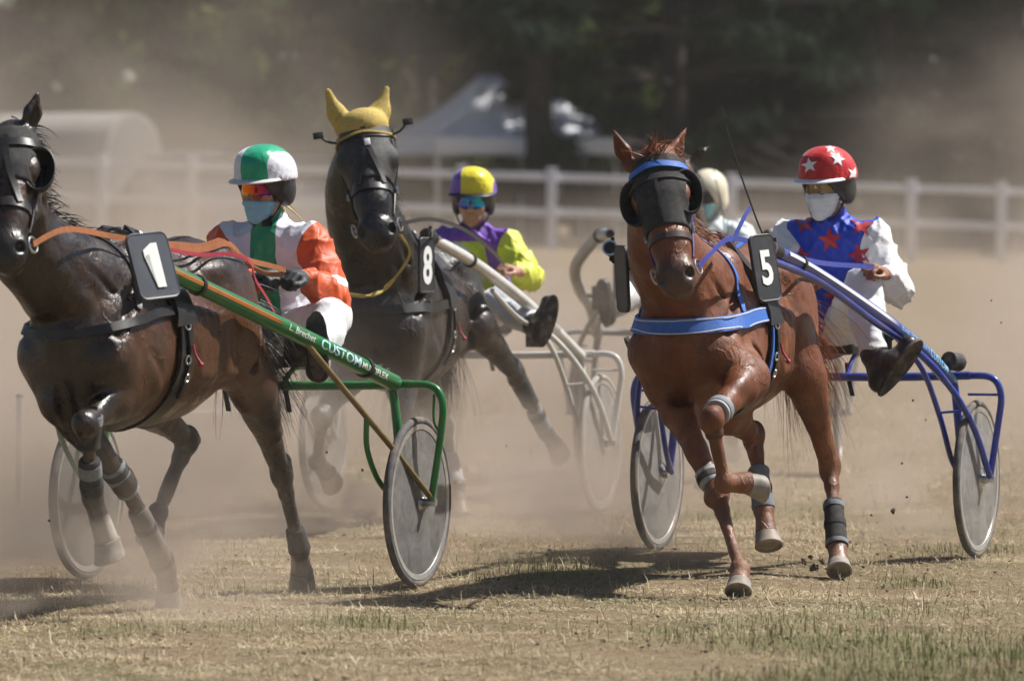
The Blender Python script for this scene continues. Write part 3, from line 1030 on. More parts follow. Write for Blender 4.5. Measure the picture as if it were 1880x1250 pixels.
def build_horse(H):
    fr = H['frame']; sc = fr.sc
    W = fr
    S = Sdf(H.get('res', 0.012))
    hd = HeadFrame(H['poll'], H['muzzle'], H.get('head_left', fr.L), H.get('head_len', 0.60), H.get('head_wide', 1.0))
    X = fr.ax()
    def E(f, l, u, rf, rl, ru, ax=None, k=0.045):
        S.ell(W(f, l, u), np.array((rf, rl, ru)) * sc, X if ax is None else ax, k)
    # trunk
    E(-0.36, 0, 1.04, 0.60, 0.285, 0.34, k=0.05)
    E(0.02, 0, 1.05, 0.40, 0.235, 0.35, k=0.10)
    E(0.20, 0, 1.06, 0.25, 0.205, 0.29, k=0.08)
    E(-0.05, 0, 1.34, 0.26, 0.085, 0.15, fr.ax(-8), 0.12)
    E(-0.52, 0, 1.25, 0.46, 0.17, 0.165, k=0.10)
    E(-0.66, 0, 1.05, 0.36, 0.255, 0.285, fr.ax(-10), 0.08)
    E(-0.84, 0, 1.24, 0.34, 0.235, 0.22, fr.ax(8), 0.10)
    E(-1.06, 0, 1.16, 0.17, 0.13, 0.20, k=0.10)
    for s in (-1, 1):
        E(-0.85, s * 0.145, 1.14, 0.27, 0.145, 0.30, fr.ax(-18), 0.035)                       # haunch
        E(-0.66, s * 0.185, 1.33, 0.10, 0.065, 0.055, k=0.06)                                # point of hip
        S.cone(W(-0.03, s * 0.105, 1.36), W(0.27, s * 0.150, 1.03), 0.085 * sc, 0.098 * sc, 0.045, fr.L, 0.8)   # shoulder blade
        S.cone(W(-0.10, s * 0.13, 1.24), W(0.02, s * 0.185, 0.94), 0.10 * sc, 0.11 * sc, 0.035, fr.L, 0.75)     # triceps
        S.ell(W(0.325, s * 0.088, 0.985), np.array((0.100, 0.092, 0.13)) * sc, X, 0.018)     # breast muscle
        for i in range(6):                                                                   # faint ribs
            f = -0.30 - 0.075 * i
            S.cone(W(f, s * 0.252, 1.14), W(f - 0.05, s * 0.252, 0.92), 0.030 * sc, 0.028 * sc, 0.045)
    # neck
    nb = W(0.10, 0, 1.20); nb2 = W(0.0, 0, 1.12)
    p0 = hd(0.07, 0, -0.12); bend = H.get('neck_bend', V(0, 0, 0))
    m1 = lerp(p0, nb, 0.36) + bend + fr.F * 0.035 * sc + fr.U * 0.03
    m2 = lerp(p0, nb, 0.72) + bend * 0.5 + fr.U * 0.01
    S.chain([p0, m1, m2, nb, nb2], [0.125 * sc, 0.158 * sc, 0.205 * sc, 0.25 * sc, 0.25 * sc], 0.07, fr.L, H.get('neck_w', 0.74), 4)
    wt = W(-0.04, 0, 1.40)
    c0 = hd(0.015, 0, -0.135)
    S.chain([c0, lerp(c0, wt, 0.33) + bend - fr.F * 0.035 + fr.U * 0.045, lerp(c0, wt, 0.7) + bend * 0.75 + fr.U * 0.02, wt], [0.058 * sc, 0.056 * sc, 0.066 * sc, 0.075 * sc], 0.05, fr.L, 0.8, 4)
    for s in (-1, 1):                                                                        # jugular groove muscles
        S.chain([hd(0.17, s * 0.05, -0.19), lerp(m1, m2, 0.3) + fr.L * s * 0.065 + fr.F * 0.10, W(0.27, s * 0.075, 1.12)], [0.045 * sc, 0.055 * sc, 0.075 * sc], 0.04)
    S.cone(hd(0.20, 0, -0.175), lerp(m1, nb, 0.1), 0.05 * sc, 0.10 * sc, 0.05)
    head_prims(S, hd)
    for (b, t, od) in H['ears']:
        ear_prims(S, hd, b, t, unit(od), H.get('ear_r', 0.036))
    # legs
    hoofs = []
    for key in ('RF', 'LF', 'RH', 'LH'):
        if key not in H['legs']: continue
        g = H['legs'][key]
        s = -1 if key[0] == 'R' else 1
        lg = sc * H.get('leg_k', 1.11)
        A, K, Ft, Hb = [np.asarray(q, float) for q in g['j']]
        side = np.asarray(g.get('side', fr.L), float)
        ax_c = unit(Ft - Hb)
        cor = Hb + (Ft - Hb) * (0.078 * sc / max(np.linalg.norm(Ft - Hb), 1e-3))
        if key[1] == 'F':
            sp = W(0.30, s * 0.145, 1.00)
            S.cone(sp, A, 0.086 * lg, 0.072 * lg, 0.05)
            S.cone(W(-0.02, s * 0.165, 1.02), A, 0.086 * lg, 0.070 * lg, 0.05, fr.L, 0.85)
            up = lerp(A, K, 0.24)
            S.cone(A, up, 0.070 * lg, 0.073 * lg, 0.045, side, 0.90)
            S.cone(up, lerp(A, K, 0.62), 0.074 * lg, 0.047 * lg, 0.02, side, 0.86)
            S.cone(lerp(A, K, 0.60), K, 0.047 * lg, 0.041 * lg, 0.02, side, 0.92)
            kd = unit(np.cross(side, Ft - K)); fwd = kd if kd @ fr.F > 0 else -kd
            fm = unit(np.cross(side, K - A)); fm = fm if fm @ (fr.F + 0.4 * fr.U) > 0 else -fm
            S.ell(lerp(A, K, 0.30) + fm * 0.030 * lg + fr.L * s * 0.018 * lg, np.array((0.125, 0.036, 0.040)) * lg, np.array([unit(K - A), unit(np.cross(fm, K - A)), fm]), 0.014)
            S.ell(lerp(A, K, 0.26) - fm * 0.038 * lg, np.array((0.12, 0.036, 0.036)) * lg, np.array([unit(K - A), unit(np.cross(fm, K - A)), fm]), 0.014)
            S.ell(K + fwd * 0.006, np.array((0.055, 0.047, 0.050)) * lg, np.array([unit(Ft - K), side, fwd]), 0.014)
            for q_ in (-1, 1): S.ell(K + side * q_ * 0.026 * lg + unit(Ft - K) * 0.012, np.array((0.030, 0.022, 0.030)) * lg, np.array([unit(Ft - K), side, fwd]), 0.010)
            S.ell(K - fwd * 0.036 * lg - unit(Ft - K) * 0.012, np.array((0.026, 0.022, 0.024)) * lg, np.array([unit(Ft - K), side, fwd]), 0.02)
            c1, c2 = 0.0315, 0.029
        else:
            hip = W(-0.72, s * 0.145, 1.20); bt = W(-1.03, s * 0.115, 1.08)
            S.cone(hip, A, 0.145 * lg, 0.095 * lg, 0.045, fr.L, 0.85)
            S.cone(bt, lerp(A, K, 0.34), 0.100 * lg, 0.062 * lg, 0.03)
            S.cone(W(-0.88, s * 0.15, 1.12), lerp(A, K, 0.18), 0.135 * lg, 0.080 * lg, 0.04, fr.L, 0.85)
            S.ell(A + fr.F * 0.02, np.array((0.085, 0.065, 0.090)) * lg, X, 0.05)
            S.cone(A, lerp(A, K, 0.5), 0.080 * lg, 0.058 * lg, 0.03, side, 0.85)
            S.cone(lerp(A, K, 0.45), K, 0.060 * lg, 0.042 * lg, 0.02, side, 0.8)
            bk = unit(np.cross(side, unit(Ft - K) - unit(A - K) * 0.2)); bk = bk if bk @ (unit(A - K) + unit(Ft - K)) < 0 else -bk
            S.ell(K, np.array((0.060, 0.042, 0.055)) * lg, np.array([unit(Ft - K), unit(side), unit(np.cross(Ft - K, side))]), 0.03)
            ph = K + bk * 0.052 * sc - unit(Ft - K) * 0.035 * sc
            S.cone(ph, K, 0.024 * lg, 0.030 * lg, 0.02)
            S.cone(ph, lerp(A, K, 0.45) + bk * 0.035 * lg, 0.016 * lg, 0.022 * lg, 0.03)
            c1, c2 = 0.036, 0.032
        bkd = unit(np.cross(side, Ft - K)); bkd = bkd if bkd @ fr.F < 0 else -bkd
        bkd = bkd * g.get('tendon', 1.0)
        S.cone(K, lerp(K, Ft, 0.24), 0.038 * lg, c1 * lg, 0.018, side, 0.88)
        S.cone(lerp(K, Ft, 0.24), lerp(K, Ft, 0.88), c1 * lg * 0.92, c2 * lg * 0.92, 0.014, side, 0.85)
        S.cone(lerp(K, Ft, 0.14) + bkd * 0.026 * lg, lerp(K, Ft, 0.92) + bkd * 0.024 * lg, 0.016 * lg, 0.016 * lg, 0.008)
        S.ell(Ft, np.array((0.042, 0.041, 0.043)) * lg, None, 0.014)
        S.ell(Ft + bkd * 0.026 * lg, np.array((0.024, 0.026, 0.026)) * lg, None, 0.010)
        S.cone(Ft, cor, 0.033 * lg, 0.043 * lg, 0.014)
        hoofs.append((key, cor, Hb, np.asarray(g.get('toe', fr.F), float), g))
    # hollows between the muscles
    def dent(a, b, r, k): S.cone(W(*a), b if isinstance(b, np.ndarray) else W(*b), r * sc, r * sc, k, None, 1.0, -1)
    dent((0.475, 0, 1.02), (0.42, 0, 0.82), 0.022, 0.030)
    dent((0.42, 0, 0.86), (0.30, 0, 0.70), 0.030, 0.040)
    for s in (-1, 1):
        dent((0.12, s * 0.185, 1.28), (0.33, s * 0.205, 1.10), 0.018, 0.030)
        dent((-0.17, s * 0.300, 1.16), (-0.10, s * 0.285, 0.92), 0.022, 0.032)
        dent((-0.58, s * 0.300, 1.18), (-0.56, s * 0.270, 0.92), 0.022, 0.050)
        dent((-0.98, s * 0.270, 1.22), (-0.90, s * 0.275, 0.92), 0.016, 0.025)
        dent((0.10, s * 0.265, 1.02), (-0.02, s * 0.285, 0.88), 0.018, 0.024)
        dent((0.22, s * 0.155, 1.22), hd_pt(hd, s), 0.006, 0.030)
    vs, fs = S.mesh(lambda Q: 0.0026 * vnoise(Q, 26, H.get('seed', 1), 2) + 0.0011 * np.maximum(0, 1 - 6 * np.abs(vnoise(Q, 19, H.get('seed', 1) + 4, 1))))
    # colour regions
    nn, nl, ndd = hd.loc(vs)
    dark = np.zeros(len(vs)); white = np.zeros(len(vs)); pale = np.zeros(len(vs))
    muz = np.clip((nn - 0.44) / 0.08, 0, 1) * (np.abs(nl) < 0.14) * (ndd > -0.25) * (nn < 0.75)
    dark = np.maximum(dark, muz * H.get('muzzle_dark', 0.9))
    if H.get('points'):      # dark lower legs
        dark = np.maximum(dark, np.clip((0.75 - vs[:, 2]) / 0.35, 0, 1) * H['points'])
    for (c, r) in H.get('socks', []):
        d = np.linalg.norm(vs - c, axis=1)
        white = np.maximum(white, np.clip((r - d) / 0.03, 0, 1))
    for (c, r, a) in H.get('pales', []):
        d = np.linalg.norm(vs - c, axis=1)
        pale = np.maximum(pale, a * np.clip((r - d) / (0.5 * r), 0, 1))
    root = empty('horse', fr.o, H['label'], 'horse', 'racing trotters')
    body = mesh_obj('body', vs, fs, H['coat'], root, True, {'dark': dark, 'white': white, 'pale': pale, 'dusty': np.clip((0.75 - vs[:, 2]) / 0.7, 0, 1) * H.get('dusty', 0.45)})
    for (key, cor, Hb, toe, g) in hoofs:
        hoof_mesh('hoof', cor, Hb, toe, g.get('hoof_mat', H['hoof']), root, g.get('r', 0.050) * sc)
    # eyes
    for s in (-1, 1):
        e = hd(0.18, s * 0.108, -0.055)
        MB().sphere(e, 0.021).build('eye', mat('horse eye', (0.012, 0.008, 0.006), 0.08, coat=0.5), root)
    H['root'], H['body'], H['hd'] = root, body, hd
    H['bvh'] = BVHTree.FromPolygons([Vector(v) for v in vs], [tuple(int(i) for i in f) for f in fs])
    return root

def push_out(bvh, P2, lift, passes=6, smooth=2):
    """keep a line taut over the skin: smooth it, then lift whatever sank in"""
    P2 = np.array(P2)
    for _ in range(passes):
        for _k in range(smooth):
            P2[1:-1] = (P2[:-2] + P2[1:-1] * 2 + P2[2:]) / 4
        for i in range(len(P2)):
            h, nr, _i, d = bvh.find_nearest(Vector(P2[i]))
            q = P2[i] - np.array(h); nr = np.array(nr)
            if q @ nr < lift: P2[i] = P2[i] + nr * (lift - q @ nr)
    return P2

def strap(H, pts, w, th, mat_, name, parent=None, lift=0.004, n=8, bvh=None, closed=False, conform=True, label=None, merge=None, taut=0):
    """a strap that lies on the animal's skin along rough guide points"""
    bvh = bvh or H['bvh']
    pp = spline(list(pts) + ([pts[0]] if closed else []), n)
    P2, N2 = [], []
    for q in pp:
        h, nr, i, d = bvh.find_nearest(Vector(q))
        nr = np.array(nr)
        if conform:
            P2.append(np.array(h) + nr * lift)
        else:
            P2.append(q)
        N2.append(nr)
    P2 = np.array(P2); N2 = np.array(N2)
    for _ in range(3):
        N2[1:-1] = (N2[:-2] + N2[1:-1] * 2 + N2[2:]) / 4
        if conform: P2[1:-1] = (P2[:-2] + P2[1:-1] * 2 + P2[2:]) / 4
    if taut:
        P2 = push_out(bvh, P2, lift, taut, 3)
        for _ in range(10): N2[1:-1] = (N2[:-2] + N2[1:-1] * 2 + N2[2:]) / 4
    T = np.gradient(P2, axis=0)
    Wd = np.cross(T, N2)
    if merge is not None:
        merge.strip(P2, N2, Wd, w, th); return P2
    mb = MB(); mb.strip(P2, N2, Wd, w, th)
    return mb.build(name, mat_, parent or H['root'], True, label=label)

# ------------------------------------------------------------------ harness worn by the horses
def ellipse_band(c, ax, ra, rb, h, t, seg=28):
    return [(ra, -h), (ra + t, -h), (ra + t, h), (ra, h)]

def boot_on(H, a, b, ra, rb, mat_, name='leg_boot', bands=None, side=None, flat=0.9):
    """padded boot round a leg from a to b, with strap bands as sub-parts"""
    ra, rb = ra * 0.86, rb * 0.86
    ts = (0, 0.02, 0.06, 0.2, 0.35, 0.5, 0.65, 0.8, 0.94, 0.98, 1)
    pts = [lerp(np.asarray(a), np.asarray(b), t) for t in ts]
    rw = np.random.RandomState(int(abs(ra) * 1e5) % 999).uniform(0.97, 1.03, len(ts))
    o = MB().tube(pts, [lerp(ra, rb, t) * w_ * (0.84 if t in (0, 1) else 0.93 if t in (0.02, 0.98) else 1) for t, w_ in zip(ts, rw)], 20).build(name, mat_, H['root'])
    for (t, hw, m) in (bands or []):
        c = lerp(np.asarray(a), np.asarray(b), t); d = unit(np.asarray(b) - np.asarray(a))
        r = lerp(ra, rb, t)
        MB().lathe(c, d, [(r * 0.95, -hw), (r + 0.003, -hw), (r + 0.0042, 0), (r + 0.003, hw), (r * 0.95, hw)], 22, True).build('boot_strap', m, o)
    return o

def cup(H, c, opening, along, r, depth, mat_, stretch=1.4, name='blinker'):
    """blinker: stiff leather half bowl that opens forward beside the eye"""
    op = unit(opening); al = unit(along - op * (along @ op)); sd_ = np.cross(op, al)
    prof_o = [(r * math.sin(t), -depth * math.cos(t)) for t in np.linspace(0.05, math.pi / 2, 8)]
    prof_i = [((r - 0.005) * math.sin(t), -(depth - 0.005) * math.cos(t)) for t in np.linspace(math.pi / 2, 0.05, 8)]
    seg = 26; vs, fs = [], []
    pr = prof_o + prof_i
    for q, hgt in pr:
        for j in range(seg):
            a = 2 * math.pi * j / seg
            vs.append(c + op * hgt + al * math.cos(a) * q * stretch + sd_ * math.sin(a) * q)
    for i in range(len(pr) - 1):
        for j in range(seg):
            k = (j + 1) % seg
            fs.append([i * seg + j, i * seg + k, (i + 1) * seg + k, (i + 1) * seg + j])
    return mesh_obj(name, vs, fs, mat_, H['root'], True)

def hood(H, mat_, n0, n1, dip=0.05, eyes=0.0, grow=0.007, name='hood', top=True, res=0.008):
    """cloth mask over the face, cut off above the nose"""
    h = H['hd']; S = Sdf(res)
    head_prims(S, h, grow, False, 0.03)
    q = h.k
    # cut below n1 (slanting), behind the cheeks and above n0
    S.ell(h(n1 + 0.5, 0, -0.02), np.array((0.5, 0.5 + dip, 0.5)) * q, h.ax, 0.006, -1)
    S.ell(h(0.10, 0, -0.62), np.array((0.8, 0.6, 0.5)) * q, h.ax, 0.006, -1)
    S.ell(h(n0 - 0.5, 0, -0.05), np.array((0.5, 0.6, 0.6)) * q, h.ax, 0.006, -1)
    if eyes:
        for s in (-1, 1): S.ell(h(0.195, s * 0.13, -0.035), np.array((eyes, 0.06, eyes * 0.8)) * q, h.ax, 0.006, -1)
    vs, fs = S.mesh(lambda X: 0.0015 * vnoise(X, 45, 4, 2))
    o = mesh_obj(name, vs, fs, mat_, H['root'], True)
    H['hood_bvh'] = BVHTree.FromPolygons([Vector(v) for v in vs], [tuple(int(i) for i in f) for f in fs])
    return o

def number_plate(H, c, right, up, w, hgt, digit, face_m, ink_m, label, dw=0.5, dh=0.5, bold=0.05, rnd=0.035, shear=0.0):
    """stiff rubber plate with rounded corners, raised rim and white numeral"""
    right, up = unit(right), unit(up); nrm = np.cross(right, up)
    def outline(w_, h_, r_):
        o = []
        for cx, cy, a0 in ((w_ / 2 - r_, h_ / 2 - r_, 0), (-w_ / 2 + r_, h_ / 2 - r_, 90), (-w_ / 2 + r_, -h_ / 2 + r_, 180), (w_ / 2 - r_, -h_ / 2 + r_, 270)):
            for i in range(6):
                a = math.radians(a0 + 18 * i); o.append((cx + r_ * math.cos(a), cy + r_ * math.sin(a)))
        return o
    loops = [(outline(w, hgt, rnd), -0.007), (outline(w, hgt, rnd), 0.004), (outline(w - 0.008, hgt - 0.008, rnd - 0.004), 0.007), (outline(w - 0.018, hgt - 0.018, rnd - 0.008), 0.005)]
    bend = lambda x, y: -0.2 * x * x
    vs, fs = [], []
    n = len(loops[0][0])
    for o, z in loops:
        vs += [c + right * x + up * y + nrm * (z + bend(x, y)) for x, y in o]
    for i in range(len(loops) - 1):
        for j in range(n):
            k = (j + 1) % n; fs.append([i * n + j, i * n + k, (i + 1) * n + k, (i + 1) * n + j])
    fs.append(list(range(n))[::-1]); fs.append([(len(loops) - 1) * n + j for j in range(n)])
    o = mesh_obj('number_plate', vs, fs, face_m, H['root'], False, label=label)
    if digit:
        if digit == '1':
            bm = bmesh.new()
            pl = [(0.40, 0), (0.76, 0), (0.76, 1.0), (0.50, 1.0), (0.14, 0.86), (0.14, 0.70), (0.40, 0.78)]
            bm.faces.new([bm.verts.new((x * 0.66, y, 0)) for x, y in pl])
            wd = 0.42 * 0.9
            k = hgt * dh
            for v in bm.verts: v.co *= k
            x0 = 0.45 * 0.66 * k
        else:
            bm, wd = text_mesh(digit, hgt * dh, bold)
            kx = (w * dw) / wd
            for v in bm.verts: v.co.x *= kx
            x0 = w * dw / 2
        bmesh.ops.triangulate(bm, faces=bm.faces[:])
        cut_bm(bm, 0, w * 0.1, -w, w)
        v_, f_ = bm_arrays(bm); bm.free()
        pts = []
        for v in v_:
            x = v[0] - x0 + shear * (v[1] - hgt * dh / 2); y = v[1] - hgt * dh / 2
            pts.append(c + right * x + up * y + nrm * (0.0085 + bend(x, y)))
        mesh_obj('numeral', pts, f_, ink_m, o, False)
    return o

def ring(c, axis, R, r, mb):
    pr = [(R + r * math.cos(a), r * math.sin(a)) for a in np.linspace(0, 2 * math.pi, 9)[:-1]]
    mb.lathe(c, axis, pr, 20, True)

def bridle(H, m, m2=None, nose_n=0.40, brow=True, hoodb=False, w=0.020):
    """head collar straps with bit rings"""
    h = H['hd']; b = H.get('hood_bvh') if hoodb else None
    root = H['root']
    pts = [h(nose_n, 0, 0.05), h(nose_n, 0.08, 0.0), h(nose_n, 0.08, -0.12), h(nose_n, 0, -0.2), h(nose_n, -0.08, -0.12), h(nose_n, -0.08, 0.0)]
    nb_ = strap(H, pts, w * 1.3, 0.006, m, 'noseband', lift=0.003, closed=True)
    for s in (-1, 1):
        strap(H, [h(0.03, s * 0.10, -0.10), h(0.14, s * 0.13, -0.10), h(0.28, s * 0.12, -0.10), h(0.46, s * 0.10, -0.075)], w, 0.005, m2 or m, 'cheek_strap', lift=0.010 if hoodb else 0.004)
        r_ = MB(); ring(h(0.495, s * 0.088, -0.075), h.l + 0.3 * h.d, 0.030, 0.005, r_)
        r_.tube([h(0.495, s * 0.03, -0.08), h(0.495, s * 0.088, -0.075)], 0.006, 8)
        r_.build('bit_ring', STEEL, root)
        bk = MB(); bk.box(h(0.33, s * 0.095, -0.08), (0.03, 0.012, 0.022), h.ax, 0.003); bk.build('buckle', STEEL, root)
    if brow:
        strap(H, [h(0.07, -0.13, -0.09), h(0.085, -0.09, 0.02), h(0.09, 0, 0.05), h(0.085, 0.09, 0.02), h(0.07, 0.13, -0.09)], w * 1.1, 0.005, m2 or m, 'browband', lift=0.010 if hoodb else 0.004)

def body_harness(H, collar_m, strap_m, pad_m, collar_w=0.065, u0=1.06, edge_m=None, neck=True, dip=0.0):
    fr = H['frame']; W = fr
    root = H['root']
    # girth with saddle pad
    g = [W(-0.14, 0, 1.50), W(-0.15, 0.16, 1.40), W(-0.17, 0.30, 1.15), W(-0.17, 0.26, 0.85), W(-0.16, 0, 0.66), W(-0.17, -0.26, 0.85), W(-0.17, -0.30, 1.15), W(-0.15, -0.16, 1.40)]
    strap(H, g, 0.100, 0.010, pad_m, 'girth', closed=True, lift=0.004)
    for s in (-1, 1):
        strap(H, [W(-0.15, s * 0.03, 1.50), W(-0.16, s * 0.14, 1.42), W(-0.17, s * 0.24, 1.25), W(-0.17, s * 0.28, 1.12)], 0.14, 0.028, pad_m, 'saddle_pad', lift=0.006)
        b = MB(); ring(W(-0.15, s * 0.07, 1.475), fr.F, 0.028, 0.005, b); b.build('terret_ring', STEEL, root)
    c = [W(-0.14, -0.29, u0 + 0.02), W(0.06, -0.27, u0), W(0.26, -0.21, u0 - 0.01 - dip), W(0.42, 0, u0 - 0.02 - dip), W(0.26, 0.21, u0 - 0.01 - dip * 0.5), W(0.06, 0.27, u0 + 0.01), W(-0.14, 0.29, u0 + 0.02)]
    col = strap(H, c, collar_w, 0.012, collar_m, 'breast_collar', lift=0.007, n=12, taut=8)
    if edge_m is not None:
        bv = H['bvh']
        for q in (-1, 1):
            strap(H, [p + V(0, 0, q * collar_w * 0.43) for p in c], 0.0045, 0.003, edge_m, 'edging', parent=root, lift=0.0185, n=12, taut=8)
    if neck:
        n = [W(0.17, -0.22, u0 + 0.02), W(0.12, -0.20, u0 + 0.16), W(0.10, -0.12, 1.38), W(0.12, 0, 1.52), W(0.10, 0.12, 1.38), W(0.12, 0.20, u0 + 0.16), W(0.17, 0.22, u0 + 0.02)]
        strap(H, n, 0.028, 0.006, strap_m, 'neck_strap', lift=0.004)
    # tugs, buckles and hanging billets on each side of the girth
    for s in (-1, 1):
        for (df, u1, wd_) in ((-0.02, 0.80, 0.030), (0.03, 0.86, 0.022)):
            strap(H, [W(-0.17 + df, s * 0.30, 1.13), W(-0.17 + df * 1.3, s * 0.30, 0.98), W(-0.16 + df * 2, s * 0.27, u1)], wd_, 0.008, strap_m if df > 0 else pad_m, 'billet', lift=0.016)
        for (df, u) in ((0.0, 1.12), (0.01, 0.98), (-0.01, 0.90)):
            h_, n_, i_, d_ = H['bvh'].find_nearest(Vector(W(-0.17 + df, s * 0.30, u)))
            p_ = np.array(h_) + np.array(n_) * 0.028
            bq = MB(); ring(p_, np.array(n_), 0.016, 0.004, bq)
            bq.build('buckle', STEEL, root)
        h_, n_, i_, d_ = H['bvh'].find_nearest(Vector(W(-0.19, s * 0.30, 1.04)))
        p_ = np.array(h_) + np.array(n_) * 0.03
        tq = MB(); tq.tube(spline([p_, p_ + V(0.01, 0, -0.04), p_ + V(0.03, -0.01, -0.07)], 4), 0.005, 6); tq.sphere(p_ + V(0.032, -0.01, -0.078), 0.011)
        tq.build('tassel', mat('red cord', (0.35, 0.03, 0.05), 0.5, vary=0.2, scale=60), root)
    # back strap to the tail
    strap(H, [W(-0.16, 0, 1.46), W(-0.45, 0, 1.42), W(-0.75, 0, 1.46), W(-1.0, 0, 1.38)], 0.022, 0.005, strap_m, 'back_strap', lift=0.004)

def mane_tail(H, hair_m, seed=1, tail=True, tail_dir=V(0, 0.4, -0.6), mane_len=0.16, mane_side=1, forelock=True, tail_n=34, tail_len=0.62, tail_g=0.8):
    fr = H['frame']; W = fr; hd = H['hd']
    rs = np.random.RandomState(seed)
    wt = W(-0.04, 0, 1.45); c0 = hd(0.0, 0, -0.13) + fr.U * 0.02
    roots, dirs, lens = [], [], []
    for i in range(46):
        t = i / 45
        p = lerp(c0, wt, t) + fr.U * 0.06
        h_, n_, _i, _d = H['bvh'].find_nearest(Vector(p))
        roots.append(np.array(h_) - np.array(n_) * 0.004); dirs.append(unit(fr.U * 0.22 + fr.L * mane_side * 0.8 - fr.F * 0.30)); lens.append(mane_len * rs.uniform(0.7, 1.2))
    hair_mesh('mane', roots, dirs, lens, 0.0042, 3.2, hair_m, H['root'], seed, 7, 6)
    if forelock:
        r2 = [hd(0.015, rs.uniform(-0.04, 0.04), 0.0) for _ in range(10)]
        hair_mesh('forelock', r2, [unit(hd.d * 0.5 - hd.n * 0.5 + hd.l * rs.uniform(-0.6, 0.8)) for _ in r2], [0.11] * 10, 0.0032, 1.2, hair_m, H['root'], seed + 3, 6, 4)
    if tail:
        d0 = W(-1.12, 0, 1.24)
        dock = [d0 + fr.F * 0.10, d0 - fr.F * 0.03, d0 - fr.F * 0.08 - fr.U * 0.10, d0 - fr.F * 0.09 - fr.U * 0.24]
        MB().tube(spline(dock, 4), [0.035] * 9 + [0.030] * 2 + [0.022] * 2, 10).build('tail_dock', H['coat'], H['root'])
        r3, d3, l3 = [], [], []
        for i in range(tail_n * 2):
            t = rs.uniform(0, 1)
            p = spline(dock, 6)[int(t * 17)]
            r3.append(p + rs.normal(size=3) * 0.015); d3.append(unit(tail_dir + rs.normal(size=3) * 0.15)); l3.append(tail_len * rs.uniform(0.7, 1.15))
        hair_mesh('tail', r3, d3, l3, 0.0034, tail_g, hair_m, H['root'], seed + 7, 9, 14, curl=0.30)

def coupling(H, tip, ring_m, toward):
    """quick-release block that joins shaft tip and saddle"""
    d = unit(np.asarray(toward) - np.asarray(tip))
    mb = MB()
    mb.tube([tip - d * 0.06, tip - d * 0.055, tip + d * 0.04, tip + d * 0.045], [0.022, 0.032, 0.032, 0.024], 16)
    for q in (-0.02, 0.005, 0.03): mb.sphere(tip + d * q + V(0, 0, -0.040), 0.012)
    mb.tube([tip + V(0, 0, 0.03), tip + V(0, 0, 0.055)], 0.008, 8)
    o = mb.build('coupling', BLACKSTRAP, H['root'])
    MB().lathe(tip - d * 0.058, d, [(0.026, -0.004), (0.034, -0.004), (0.034, 0.004), (0.026, 0.004)], 18, True).build('ring', ring_m, o)
    return o

# ------------------------------------------------------------------ racing sulkies
def paint(name, col, dirt=0.25):
    return mat(name, col, 0.32, 0.0, 0.10, 18, dirt=dirt, coat=0.35)

STEEL = mat('bright steel', (0.55, 0.55, 0.56), 0.28, 1.0, 0.12, 40, dirt=0.2)
RUBBER = mat('black rubber', (0.022, 0.022, 0.024), 0.75, 0, 0.3, 60, dirt=0.55)
BLACKSTRAP = mat('black leather', (0.012, 0.011, 0.011), 0.42, 0, 0.3, 80, dirt=0.08, bmp=0.2)
RIM = mat('wheel rim', (0.52, 0.50, 0.48), 0.35, 0.6, 0.15, 30, dirt=0.35)
GREYTYRE = mat('dusty tyre', (0.085, 0.083, 0.085), 0.85, 0, 0.3, 30, dirt=0.7)

def disc_mat(name, col, alpha):
    m, nt, bs = new_mat(name)
    n = noise_n(nt, 9, 7, 0.7, None, 1.2)
    c = ramp(nt, n, [(0.35, tuple(x * 0.6 for x in col)), (0.55, col), (0.8, tuple(min(1, x * 1.35) for x in col))])
    nt.links.new(c, bs.inputs['Base Color'])
    bs.inputs['Roughness'].default_value = 0.35
    a = ramp(nt, noise_n(nt, 6, 5, 0.65), [(0.3, (alpha * 0.85,) * 3), (0.7, (min(1, alpha * 1.15),) * 3)])
    nt.links.new(a, bs.inputs['Alpha'])
    return m

def make_wheel(c, axle, dm, tyre, parent, R=0.355):
    w = MB()
    w.tube([c - axle * 0.055, c + axle * 0.055], 0.022, 14)
    w.tube([c - axle * 0.030, c - axle * 0.022, c + axle * 0.022, c + axle * 0.030], [0.03, 0.05, 0.05, 0.03], 20)
    hub = w.build('wheel', STEEL, parent)
    t = MB()
    prof = [(R - 0.016 + 0.017 * math.cos(a), 0.017 * math.sin(a)) for a in np.linspace(0, 2 * math.pi, 13)[:-1]]
    t.lathe(c, axle, prof, 72, True)
    t.build('tyre', tyre, hub)
    r = MB()
    r.lathe(c, axle, [(R - 0.030, 0.015), (R - 0.030, -0.015), (R - 0.052, -0.013), (R - 0.056, -0.006), (R - 0.056, 0.006), (R - 0.052, 0.013)], 72, True)
    r.build('rim', RIM, hub)
    for s in (-1, 1):
        d = MB()
        pr = [(R - 0.054, s * 0.010), (R - 0.09, s * 0.014), (0.16, s * 0.021), (0.050, s * 0.026)]
        pr = pr + [(a, b - s * 0.002) for a, b in pr[::-1]]
        d.lathe(c, axle, pr, 64, True)
        d.build('disc_cover', dm, hub)
    return hub

